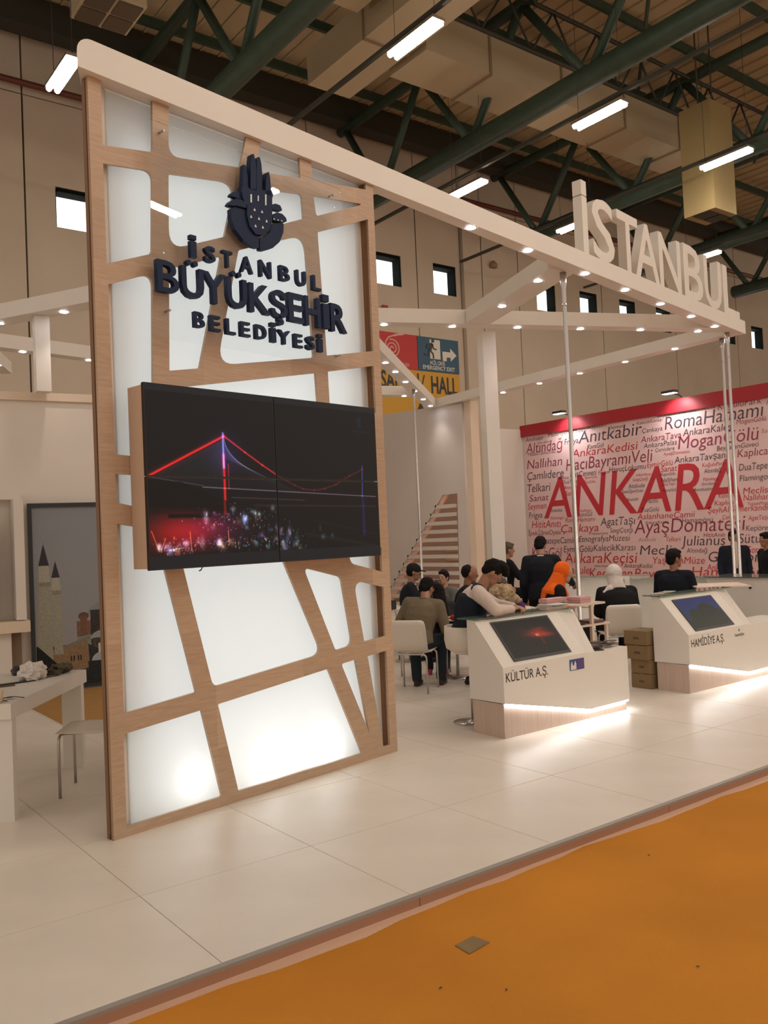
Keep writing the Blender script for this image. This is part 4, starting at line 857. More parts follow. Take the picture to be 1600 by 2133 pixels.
# ================================================================== DISPLAY COUNTERS
def rect_uv(me, uvs):
    uv = me.uv_layers.new(name='uv')
    for i, c in enumerate(uvs): uv.data[i].uv = c
def counter(x0, length, label, pic, s0, s1, t0, t1, rz=0.0, loc=None, text=None, tx=None):
    """local x along the front from the left end, y into the stand; sloped screen desk on the left, low shelf on the right"""
    K = empty('display_counter', loc if loc else (x0, 5.205, 0), rz, label, 'counter')
    b = MB()
    # left side / back / tall desk
    Lp = [(.42, .29), (.0, .295), (.0, .59), (.325, .96), (.42, .968)]
    E = length
    V = dict(kl=(0, 0, .59), kp=(1.045, .0, .60), kq=(1.165, .0, .59), ta=(1.035, .325, .965), tb=(1.245, .37, .958), tc=(1.365, .41, .945), tl=(0, .325, .96),
             bl=(0, .42, .968), br=(1.365, .42, .945), fbl=(0, 0, .295), flow=(1.075, 0, .086), fr=(E, 0, .095), frt=(E, 0, .59),
             bbl=(0, .42, .29), bbr=(E, .42, .095), brt=(E, .42, .59), bq=(1.30, .42, .59), mid=(1.10, .03, .60))
    n = list(V); ix = {k: i for i, k in enumerate(n)}
    F = [('fbl', 'flow', 'fr', 'frt', 'kq', 'kp', 'kl'), ('kl', 'kp', 'ta', 'tl'), ('kp', 'tb', 'ta'), ('kp', 'kq', 'tc', 'tb'), ('tl', 'ta', 'tb', 'tc', 'br', 'bl'),
         ('fbl', 'kl', 'tl', 'bl', 'bbl'), ('kq', 'bq', 'br', 'tc'), ('kq', 'frt', 'brt', 'bq'), ('frt', 'fr', 'bbr', 'brt'), ('bl', 'br', 'bq', 'brt', 'bbr', 'bbl'), ('fbl', 'bbl', 'bbr', 'fr', 'flow')]
    b.add([V[k] for k in n], [tuple(ix[k] for k in f) for f in F])
    me = b.mesh('body', M_white); link('body', me, K)
    # plinth of pale striped wood, set back a little
    pl = [(.01, .0), (E-.03, .0), (E-.03, .085), (1.075, .080), (.01, .285)]
    MB().prism_y(pl, .022, .40).build('plinth', M_plinth, K)
    # LED strip under the front lip
    MB().tube([(.02, .012, .282), (1.07, .012, .078), (E-.012, .012, .086)], .0095, 6).build('led_strip', M_led, K)
    MB().tube([(E-.012, .02, .088), (E-.012, .40, .088)], .008, 6).build('led_strip', M_led, K)
    # glass top
    MB().box(-.02, 1.33, .30, .52, .970, .980).build('glass_top', M_glass, K)
    # low shelf board slightly proud
    sl = Vector((0, .325, .37)); nr = Vector((0, -.37, .325)).normalized()
    def S(u, t, o=.0): v = Vector((u, 0, .59)) + sl*t + nr*o; return tuple(v)
    m = MB(); m.add([S(s0, t0, .0), S(s1, t0, .0), S(s1, t1, .0), S(s0, t1, .0), S(s0, t0, .012), S(s1, t0, .012), S(s1, t1, .012), S(s0, t1, .012)],
                    [(4, 5, 6, 7), (0, 1, 5, 4), (1, 2, 6, 5), (2, 3, 7, 6), (3, 0, 4, 7)])
    sc_ = m.build('screen', M_bezel, K)
    g = .018; gt = .03
    me = MB().add([S(s0+g, t0+gt+.02, .0130), S(s1-g, t0+gt+.02, .0130), S(s1-g, t1-gt, .0130), S(s0+g, t1-gt, .0130)], [(0, 1, 2, 3)]).mesh('picture', pic)
    rect_uv(me, ((0, 0), (1, 0), (1, 1), (0, 1))); link('picture', me, sc_)
    if text:
        me = text_fit(text, tx[0], tx[1], 0, 0, 0, cap=tx[3]); me.transform(Matrix.Translation((0, -.002, tx[2]))); me.materials.append(M_dark); link('lettering', me, K)
    return K
def sunset():
    H, W = 300, 420; y, x = np.mgrid[0:H, 0:W]; u = x/W; v = y/H
    im = np.zeros((H, W, 3)) + np.array([.10, .09, .085]); im += ((1-v)*.03)[..., None]
    rng = np.random.RandomState(5); nz = np.kron(rng.rand(38, 53), np.ones((8, 8)))[:H, :W]
    for cx, cy, sx, sy, k in ((.62, .42, .22, .10, .7), (.78, .50, .16, .06, .5), (.70, .30, .12, .05, .35), (.66, .66, .03, .12, .35)):
        g = np.exp(-(((u-cx)/sx)**2+((v-cy)/sy)**2))*k*(.75+.5*nz); im += g[..., None]*np.array([.75, .14, .07])
    g = np.exp(-(((u-.62)/.03)**2+((v-.47)/.035)**2)); im += g[..., None]*np.array([.6, .45, .1])
    return im
def trees():
    H, W = 300, 420; y, x = np.mgrid[0:H, 0:W]; u = x/W; v = y/H
    im = np.stack([.10+.04*v, .17+.08*v, .42-.05*v], -1)
    rng = np.random.RandomState(9); nz = np.kron(rng.rand(60, 84), np.ones((5, 5)))[:H, :W]
    for cx, cy, sx, sy in ((.30, .62, .20, .26), (.62, .50, .22, .30), (.80, .66, .20, .25), (.45, .85, .6, .22)):
        m = (((u-cx)/sx)**2+((v-cy)/sy)**2 + (nz-.5)*.35) < 1; im[m] = np.stack([.09+.08*nz, .12+.08*nz, .10+.03*nz], -1)[m]
    return im
P_sun = image_mat('sunset_picture', sunset(), .55, .3); P_tree = image_mat('trees_picture', trees(), .55, .3)
K1 = counter(5.085, 1.63, 'white display counter with a red sunset screen, nearer the lit panel', P_sun, .156, .873, .075, .92, text='KÜLTÜR A.Ş.', tx=(.028, .535, .262+.205, .078))
# small city card on its front
c_ = MB().box(.818, 1.008, -.004, -.0005, .462, .558).build('logo_card', mat('card_blue', (.03, .07, .22), .4), K1)
me = to_xz(curve_mesh('mark', [(.825, .468), (.90, .468), (.90, .52), (.886, .545), (.872, .505), (.855, .505), (.845, .545), (.832, .52)], [], .002)); me.materials.append(M_signw); link('mark', me, c_, (0, -.005, 0))
me = to_xz(curve_mesh('mark', [(.905, .472), (1.0, .472), (1.0, .552), (.93, .552)], [], .001)); me.materials.append(mat('card_violet', (.10, .05, .20), .4)); link('mark', me, c_, (0, -.0045, 0))
K2 = counter(7.70, 2.10, 'white display counter with a blue tree screen, at the right edge', P_tree, .155, .862, .06, .888, text='HAMİDİYE A.Ş.', tx=(.040, .630, .463, .080))
M_ = [text_fit('hamidiye', .835, 1.012, 0, 0, 0, cap=.035, bold=.01)]; M_[0].transform(Matrix.Translation((0, -.002, .490)))
M_.append(to_xz(curve_mesh('m', [(.92+.012*math.cos(t), .552+.016*math.sin(t)) for t in np.linspace(0, 6, 10)], [], .001)))
me = join_meshes('small_logo', M_); me.materials.append(mat('grey_ink', (.14, .11, .10), .5)); link('small_logo', me, K2)

# far counters, turned round
counter(0, 1.6, 'far white desk with a sloping side, left of the white headscarf', P_tree, .15, .85, .07, .9, rz=PI*.74, loc=(11.3, 8.35, 0))
counter(0, 1.6, 'far white desk half hidden behind the man in the black jacket', P_sun, .15, .85, .07, .9, rz=PI*.74, loc=(11.25, 7.05, 0))
BC = empty('bar_counter', (10.45, 6.74, 0), 0, 'long white bar counter with a dark glass top at the right edge', 'counter')
MB().box(0, .55, -2.4, 0, 0, .985).build('body', M_white, BC)
MB().box(-.03, .60, -2.45, .03, .985, .998).build('glass_top', mat('smoked_glass', (.12, .13, .11), .08), BC)
for k, (y, z) in enumerate(((-.33, .88), (-.48, .885), (-.62, .86))):
    MB().tube([(-.012, y, z), (.0, y, z)], .018, 10).build('knob', M_dark, BC)

# cardboard boxes beside the second counter
for k, (z, dx, w_) in enumerate(((0, .0, .25), (.152, .01, .25), (.304, -.03, .29), (.458, -.035, .29))):
    Bx = empty('cardboard_box', (7.665+dx, 5.655, z), .02*(k % 2), ['bottom brown cardboard box of the stack beside the second counter', 'second brown cardboard box from the floor beside the second counter', 'third brown cardboard box from the floor, slightly wider than those below', 'topmost brown cardboard box of the stack, level with the white chair seat'][k], 'box', 'cardboard boxes in a stack')
    MB().box(0, .30, 0, w_, .002, .150).build('carton', M_card, Bx, bevel=.003)
    MB().box(-.001, .302, w_*.46, w_*.54, .146, .1515).build('tape', mat('box_tape', (.33, .22, .10), .3), Bx)
    MB().box(-.0015, .0, w_*.35, w_*.6, .06, .085).build('print', mat('box_print', (.12, .07, .035), .6), Bx)

# brochure stand behind the first counter
BS = empty('brochure_stand', (6.72, 5.86, 0), 0, 'pink-topped tiered brochure stand behind the low end of the first counter', 'stand')
pk = mat('blush_shelf', (.66, .52, .43), .45)
MB().box(-.36, .36, -.13, .15, .945, .965).build('shelf', pk, BS)
MB().box(-.20, .42, -.13, .15, .735, .755).build('shelf', pk, BS)
MB().box(-.20, .42, -.13, .15, .48, .50).build('shelf', pk, BS)
for x, y in ((.16, -.11), (.16, .13)): MB().box(x-.016, x+.016, y-.016, y+.016, 0, .945).build('post', pk, BS)
for x, y in ((.38, -.11), (-.18, .13)): MB().box(x-.014, x+.014, y-.014, y+.014, 0, .735).build('post', pk, BS)
MB().box(-.22, .44, -.15, .17, 0, .02).build('base', pk, BS)
def stack(x, y, z, w_, d_, h_, m_, label, rz=0, n=6, grp=None):
    S = empty('brochure_stack', (x, y, z), rz, label, 'brochures', grp)
    rr = random.Random(int(x*100))
    for k in range(n):
        a, b = rr.uniform(-.006, .006), rr.uniform(-.006, .006)
        MB().box(-w_/2+a, w_/2+a, -d_/2+b, d_/2+b, h_/n*k+.0004, h_/n*(k+1)-.0004).build('leaflet', m_, S)
    return S
stack(6.46, 5.87, .966, .22, .20, .022, M_white, 'white booklets on the left of the stand top', n=4)
stack(6.42, 5.74, .982, .20, .06, .006, M_greenp, 'pale green leaflet leaning on the glass counter top', n=2)
stack(6.55, 5.95, .99, .30, .10, .045, M_pink, 'stack of pink and grey folders on the stand top', n=5)
stack(6.86, 5.90, .966, .16, .2, .06, M_pink, 'thick pink brochure pile at the right of the stand top', n=7)
stack(6.98, 5.85, .757, .20, .2, .025, mat('brown_cover', (.14, .08, .06), .5), 'brown booklets on the middle shelf of the stand', n=4)
stack(6.72, 5.86, .757, .16, .2, .018, M_dark, 'dark magazines on the middle shelf of the stand', n=3)
stack(6.68, 5.85, .502, .16, .2, .10, mat('wine_cover', (.25, .03, .05), .5), 'wine red books on the lowest shelf of the stand', n=5)
stack(6.92, 5.85, .502, .14, .2, .03, M_white, 'white papers on the lowest shelf of the stand', n=3)
random.seed(21)
cols = [M_dark, mat('olive_dark', (.06, .055, .04), .25), mat('slate_print', (.10, .12, .12), .3), mat('brown_print', (.10, .05, .03), .4)]
for k in range(16):
    x = 6.36 + .32*random.random(); y = 5.25 + .30*random.random()
    if k < 2: x, y = 6.34, 5.25+.05*k
    F_ = tag(MB().box(-.055, .055, -.035, .035, 0, .006).build('folded_leaflet', cols[k % 4], None, (x, y, .5925+.0042*k*.7), (random.uniform(-.03, .03), random.uniform(-.03, .03), random.uniform(-.9, .9))),
             'dark glossy leaflet in the loose pile on the low end of the first counter', 'leaflet', 'dark leaflets on the first counter')
for k in range(3):
    tag(MB().box(-.09, .09, -.06, .06, 0, .004).build('paper_sheet', [M_white, mat('cover_tan', (.45, .36, .22), .5), M_greenp][k], None, (7.98+.05*k, 5.70-.01*k, .982+.0045*k), (0, 0, .2*k)),
        ['white sheet on the glass top of the second counter', 'tan leaflet lying on the glass of the second counter', 'pale green slip on the glass of the second counter'][k], 'paper')
tag(MB().lathe([(0, 0), (.035, .0), (.035, .008), (.02, .012), (0, .012)], 16).build('coin_tray', M_steel, None, (5.72, 5.62, .981)), 'small dark steel disc on the glass beside the bending man', 'tray')

# ================================================================== CHAIRS, STOOLS, TABLES
def chair(loc, rz, label, group=None, top=.80):
    C = empty('white_chair', (loc[0], loc[1], 0), rz, label, 'chair', group)
    # upholstered shell swept from seat front to back top; local x forward
    prof = [(.23, .452), (.10, .455), (-.05, .448), (-.135, .452), (-.185, .485), (-.205, .56), (-.225, .68), (-.240, top-.05), (-.243, top-.015), (-.2445, top)]
    hw = [.205, .215, .215, .215, .215, .215, .213, .208, .195, .165]
    n = len(prof); m_ = MB(); vs = []
    cols_ = 8
    for side in (0, 1):
        for i, ((x, z), h) in enumerate(zip(prof, hw)):
            a = Vector(prof[max(i-1, 0)]); b = Vector(prof[min(i+1, n-1)]); d = (b-a).normalized(); nr = Vector((d.y, -d.x))
            th = (-.022 if side else .0)
            if i in (0, n-1): th *= .4
            for k in range(cols_+1):
                t = -1+2*k/cols_; 
                e = .5 if abs(t) == 1 else 1
                q = Vector((x, z)) + nr*(th*e + (.012*(1-t*t) if not side else 0)*-1*0)
                vs.append((q.x - .0, h*t, q.y))
    f = []
    w1 = cols_+1; N_ = n*w1
    for i in range(n-1):
        for k in range(cols_):
            f.append((i*w1+k, (i+1)*w1+k, (i+1)*w1+k+1, i*w1+k+1)); f.append((N_+i*w1+k, N_+i*w1+k+1, N_+(i+1)*w1+k+1, N_+(i+1)*w1+k))
    for i in range(n-1):
        f.append((i*w1, N_+i*w1, N_+(i+1)*w1, (i+1)*w1)); f.append((i*w1+cols_, (i+1)*w1+cols_, N_+(i+1)*w1+cols_, N_+i*w1+cols_))
    for k in range(cols_):
        f.append((k, k+1, N_+k+1, N_+k)); q = (n-1)*w1; f.append((q+k, N_+q+k, N_+q+k+1, q+k+1))
    m_.add(vs, f, True); m_.build('shell', M_cream, C)
    for nm, x in (('rear_leg_frame', -.20), ('front_leg_frame', .21)):
        h = .20
        pts = [(x, -h, .0)]
        for a in range(0, 7): t = a/6*PI/2; pts.append((x, -h+.05*(1-math.cos(t)), .375+.05*math.sin(t)))
        for a in range(6, -1, -1): t = a/6*PI/2; pts.append((x, h-.05*(1-math.cos(t)), .375+.05*math.sin(t)))
        pts.append((x, h, 0))
        MB().tube(pts, .0105, 10).build(nm, M_chrome, C)
    for s in (-.12, .12): MB().tube([(-.20, s, .428), (.21, s, .428)], .008, 8).build('side_rail', M_chrome, C)
    return C
def ang(dx, dy): return math.atan2(dy, dx)
chair((6.05, 7.58), ang(.83, .56), 'white chair with chrome legs under the man in the khaki jacket')
chair((8.50, 6.69), ang(.6, .8), 'white chair under the woman in the white headscarf', 'white visitor chairs')
chair((7.96, 7.32), ang(.8, -.6)+.25, 'white chair under the woman in the orange headscarf', 'white visitor chairs')
chair((7.72, 7.62), ang(.6, .8), 'empty white chair just left of the orange headscarf', 'white visitor chairs')
chair((8.60, 8.25), ang(.8, -.6), 'white chair in front of the seated person half hidden by the square post', 'white visitor chairs')
chair((2.08, 6.32), ang(-.85, .53), 'white chair with chrome legs beside the left table, half behind the lit panel', top=.84)
chair((10.05, 5.55), ang(-.5, .8), 'white chair at the right edge in front of the bar counter', 'white visitor chairs')
chair((7.66, 9.62), ang(.8, -.6), 'white chair under the man in the dark cap', 'white visitor chairs')
chair((7.40, 8.25), ang(.75, -.6), 'white chair under the bald man in black', 'white visitor chairs')
chair((7.97, 9.20), ang(-.9, -.1), 'white chair under the boy who is drinking', 'white visitor chairs')
chair((6.72, 7.99+.25), ang(.6, .8)-2.6, 'white chair under the long-haired girl', 'white visitor chairs')
chair((7.28, 7.06), ang(-.8, .6), 'white chair of the person in the red sleeve, hidden behind the bending man', 'white visitor chairs')
chair((6.30, 6.38), ang(.6, .8), 'white chair under the person with the fur hood', 'white visitor chairs')
def stool(loc, rz, label, h=.62):
    S = empty('bar_stool', (loc[0], loc[1], 0), rz, label, 'stool')
    MB().lathe([(0, 0), (.19, 0), (.19, .006), (.06, .022), (.028, .03), (0, .03)], 24).build('base_disc', M_chrome, S)
    MB().tube([(0, 0, .02), (0, 0, h-.02)], .024, 12).build('column', M_chrome, S)
    MB().tube([(.02, -.10, .28), (.17, -.10, .28), (.19, 0, .28), (.17, .10, .28), (.02, .10, .28)], .009, 8).build('foot_ring', M_chrome, S)
    m_ = MB(); vs = []
    n = 14
    for zz, rr, bk in ((h, .12, 0), (h-.01, .18, 0), (h+.02, .225, .02), (h+.10, .24, .05), (h+.22, .235, .07)):
        for k in range(n+1):
            a = PI/2 + PI*k/n*1.0 if zz > h else PI/2 + PI*k/n
            vs.append((rr*math.cos(a)-.0, rr*math.sin(a), zz))
    f = []
    w1 = n+1
    for i in range(4):
        for k in range(n): f.append((i*w1+k, i*w1+k+1, (i+1)*w1+k+1, (i+1)*w1+k))
    m_.add(vs, f, True)
    o = m_.build('back_shell', M_cream, S); md = o.modifiers.new('t', 'SOLIDIFY'); md.thickness = .02
    MB().lathe([(0, h-.03), (.16, h-.03), (.195, h), (.18, h+.025), (0, h+.03)], 24).build('seat', M_cream, S)
    return S
stool((5.37, 5.90), -.64, 'white shell bar stool on a chrome disc under the bending waiter', .66)
stool((9.34, 6.47), .5, 'white bar stool under the man in the black jacket', .58)
stool((9.15, 9.26), -.6, 'tall stool behind the square white post', .70)
def table(loc, rz, w_, d_, z, label, round_=False, m=M_white):
    T = empty('pedestal_table', (loc[0], loc[1], 0), rz, label, 'table')
    MB().box(-w_/2, w_/2, -d_/2, d_/2, z-.022, z).build('tabletop', m, T, bevel=.006)
    for s in (-.03, .03): MB().tube([(s, 0, .01), (s, 0, z-.02)], .012, 10).build('column', M_chrome, T)
    MB().lathe([(0, 0), (.21, 0), (.21, .006), (.08, .018), (0, .02)], 24).build('base_disc', M_chrome, T)
    return T
table((6.93, 7.86), .65, .60, .60, .72, 'white square table in front of the man in the khaki jacket')
table((7.43, 9.40), .65, .75, .60, .745, 'white table in front of the man in the dark cap')
table((9.20, 8.35), .2, .55, .55, 1.06, 'high table beside the man in the black suit', m=mat('brown_top', (.25, .15, .11), .5))
table((9.66, 6.08), -.80, .62, .62, .955, 'high blush table behind the second counter', m=pk)
table((7.0, 6.9), .3, .6, .6, .74, 'white low table between the first counter and the seated visitors')
table((8.85, 7.25), .5, .6, .6, .74, 'white table in front of the white headscarf')
bx = tag(MB().box(-.11, .11, -.10, .10, 0, .12).build('dark_box', M_dark, None, (6.97, 9.30, .746), (0, 0, .3), bevel=.006), 'small dark box on the table beside the man in the dark cap', 'box')
tag(MB().box(-.10, .10, -.004, .004, 0, .14).build('menu_card', mat('card_red_white', (.62, .40, .38), .5), None, (6.86, 7.66, .722), (.25, 0, -.5)), 'red and white card standing on the table near the red sleeve', 'card')
CH = empty('card_holder', (9.62, 7.52, .0), -.6, 'white leaflet holder with a small yellow picture, left of the white headscarf', 'holder')
MB().box(-.13, .13, -.01, .01, .80, 1.04).build('board', M_white, CH)
MB().box(-.11, .06, -.014, -.01, .90, 1.0).build('picture', mat('yellow_print', (.42, .27, .08), .5), CH)
MB().box(-.015, .015, -.012, .012, 0, .80).build('post', M_steel, CH)

# ------------------------------------------------------------------ left table and the things on it
LT = empty('side_table', (1.425, 5.955, 0), ang(.595, .804), 'thick white table at the left edge, its side edge running back', 'table')
MB().box(-.02, 1.425, 0, .95, .655, .755).build('tabletop', M_white, LT)
for x, y in ((0, .0), (1.30, .0), (0, .79), (1.30, .79)): MB().box(x+.0, x+.065, y+.005, y+.16, 0, .655).build('leg', M_white, LT)
def on_table(u, v, z=.7555):
    a = ang(.595, .804); return (1.425+u*math.cos(a)-v*math.sin(a), 5.955+u*math.sin(a)+v*math.cos(a), z)
def crumple(name, c, r, m_, label, cat, seed, amp=.35):
    b = MB().ell((0, 0, 0), r, 26, 18); vs = []
    for v in b.v:
        v = Vector(v); k = 1+amp*noise.noise(v*22+Vector((seed, 0, 0)))+amp*.5*noise.noise(v*50+Vector((0, seed, 0)))
        v = v*k; vs.append((v.x, v.y, max(v.z, -r[2]*.6)+r[2]*.6))
    b.v = vs; b.sm = [False]*len(b.sm)
    return tag(b.build(name, m_, None, c, (0, 0, seed)), label, cat)
crumple('plastic_bag', on_table(1.05, .28), (.15, .10, .075), mat('bag_white', (.75, .70, .66), .3, alpha=1), 'crumpled white plastic bag on the left table', 'bag', 1.3, .42)
crumple('green_cloth', on_table(1.28, .16), (.13, .07, .045), mat('olive_cloth', (.085, .075, .04), .9), 'crumpled olive cloth at the far corner of the left table', 'cloth', 4.1, .6)
crumple('dark_pouch', on_table(1.30, .50), (.06, .05, .045), M_dark, 'small black pouch behind the white plastic bag', 'pouch', 7.7, .3)
for k in range(4):
    tag(MB().box(-.14, .14, -.02, .02, 0, .006).build('brochure', [M_dark, mat('brown_print', (.10, .05, .03), .4), M_dark, mat('slate_print', (.10, .12, .12), .3)][k], None, on_table(.50+.17*k, .50-.09*k, .756+.001*k), (0, 0, .05+.22*k-.4)),
        ['leftmost dark folded brochure on the left table', 'brown folded brochure on the left table', 'third dark folded brochure from the left on the left table', 'slate folded brochure nearest the plastic bag'][k], 'brochure')
tag(MB().box(-.11, .11, -.05, .05, 0, .012).build('paper_tray', mat('manila', (.60, .50, .34), .6), None, on_table(.30, .36, .756), (0, 0, .2)), 'flat manila envelope on the left table', 'envelope')
cup = empty('paper_cup', on_table(.02, .10), 0, 'cream paper cup on the near corner of the left table', 'cup')
MB().lathe([(0, 0), (.030, 0), (.036, .06), (.037, .085), (.034, .085), (.033, .06), (0, .01)], 20).build('body', mat('cup_cream', (.70, .55, .38), .5), cup)
for k in range(3): MB().lathe([(.033+.001*k, .018+.018*k), (.0345+.001*k, .018+.018*k), (.0345+.001*k, .021+.018*k), (.033+.001*k, .021+.018*k)], 20).build('ring', M_white, cup)
gl = empty('sunglasses', on_table(.13, .10), .4, 'dark sunglasses beside the paper cup', 'glasses')
for s in (-.035, .035): MB().ell((s, 0, .012), (.030, .022, .004)).build('glass', M_dark, gl)
MB().tube([(-.008, 0, .014), (.008, 0, .014)], .003, 6).build('bridge', M_dark, gl)
for s in (-.064, .064): MB().tube([(s, 0, .012), (s, -.11, .010)], .003, 6).build('temple', M_dark, gl)
bt = empty('drinking_glass', on_table(.78, .62), 0, 'clear drinking glass on the left table', 'glass')
MB().lathe([(0, 0), (.028, 0), (.033, .10), (.031, .10), (.027, .006), (0, .006)], 20).build('glass_body', mat('clear_glass', (.9, .95, .95), .02, trans=.9, alpha=.6), bt)

# clear tape patch on the carpet and a few scraps
tag(MB().prism([(2.456, 2.887), (2.45, 2.789), (2.584, 2.807), (2.57, 2.898)], -.0495, -.0475).build('tape_patch', mat('clear_tape_dirty', (.22, .14, .045), .25)), 'square patch of dirty tape on the orange carpet', 'tape')
for k, (x, y) in enumerate(((2.18, 2.66), (2.36, 2.48), (3.05, 2.1), (3.9, 2.95))):
    tag(MB().box(-.006, .006, -.003, .003, 0, .002).build('lint', M_dark, None, (x, y, -.047), (0, 0, k)), ['tiny dark scrap nearest the tape patch on the carpet', 'tiny dark scrap below the tape patch on the carpet', 'tiny dark scrap at the lower right on the carpet', 'tiny dark scrap on the carpet nearest the platform edge'][k], 'scrap', 'scraps on the carpet')

# ================================================================== PEOPLE
SK = {'light': mat('skin_light', (.48, .27, .18), .5), 'tan': mat('skin_tan', (.36, .18, .11), .5), 'dark': mat('skin_brown', (.27, .12, .07), .5)}
M_hair = mat('black_hair', (.008, .006, .006), .75, spec=.15, bump=.5, bscale=90)
M_brhair = mat('brown_hair', (.06, .035, .022), .55, bump=.6, bscale=90)
def cloth(n, c, r=.9): return mat(n, c, r, noise_amt=.06, nscale=7, bump=.15, bscale=120, spec=.15)
REM = []
def remesh_later(o, voxel, disp=0.0, size=.12, smooth=2):
    REM.append((o, voxel, disp, size, smooth)); return o
def limb(m, pts, rs):
    pts = [Vector(p) for p in pts]
    for a, b, r0, r1 in zip(pts[:-1], pts[1:], rs[:-1], rs[1:]):
        if (b-a).length < 1e-4: continue
        m.tube([a, b], [r0, r1], 12)
    for p, r in zip(pts, rs): m.ell(p, (r, r, r), 12, 8)
def loft(m, rings, n=20):
    """rings: (centre, xdir, ydir, rx, ry)"""
    vs = []
    for c, xd, yd, rx, ry in rings:
        for k in range(n):
            a = 2*PI*k/n; vs.append(Vector(c) + xd*rx*math.cos(a) + yd*ry*math.sin(a))
    fs = [(i*n+k, i*n+(k+1) % n, (i+1)*n+(k+1) % n, (i+1)*n+k) for i in range(len(rings)-1) for k in range(n)]
    fs += [tuple(range(n))[::-1], tuple((len(rings)-1)*n+k for k in range(n))]
    m.add(vs, fs, True)
def hand(m, W, d, side, curl=.5, nrm=None, s=1.0):
    """palm and five separate fingers; d = pointing direction, nrm = back of hand, side = +1 thumb towards +cross"""
    d = Vector(d).normalized(); nrm = Vector(nrm or (0, 0, 1)); nrm = (nrm - d*nrm.dot(d)).normalized(); w_ = d.cross(nrm)*side
    W = Vector(W); pc = W + d*.045*s
    rot = Matrix((d, w_, nrm)).transposed()
    m.ell(pc, (.050*s, .039*s, .016*s), 14, 10, rot)
    for k, (off, L) in enumerate(((.028, .072), (.010, .082), (-.009, .076), (-.026, .058))):
        p = W + d*.078*s + w_*off*s; dd = d.copy(); pts = [p - d*.02*s]
        for j in range(3):
            a = curl*(.45+.35*j); q = (d*math.cos(a*(j+1)*.8) - nrm*math.sin(a*(j+1)*.8)); pts.append(pts[-1] + q*L*s*(.45, .32, .23)[j] + (d*.02*s if j == 0 else Vector((0, 0, 0))))
        m.tube(pts, [.0095*s, .0090*s, .0082*s, .0068*s], 8)
        m.ell(pts[-1], (.0068*s,)*3, 8, 6)
    t0 = W + d*.022*s + w_*.028*s
    t1 = t0 + (d*.55 + w_*.75 - nrm*.25).normalized()*.040*s; t2 = t1 + (d*.9 + w_*.15 - nrm*.4*curl).normalized()*.032*s
    m.tube([t0 - w_*.01*s, t1, t2], [.0125*s, .0105*s, .008*s], 8); m.ell(t2, (.008*s,)*3, 8, 6)

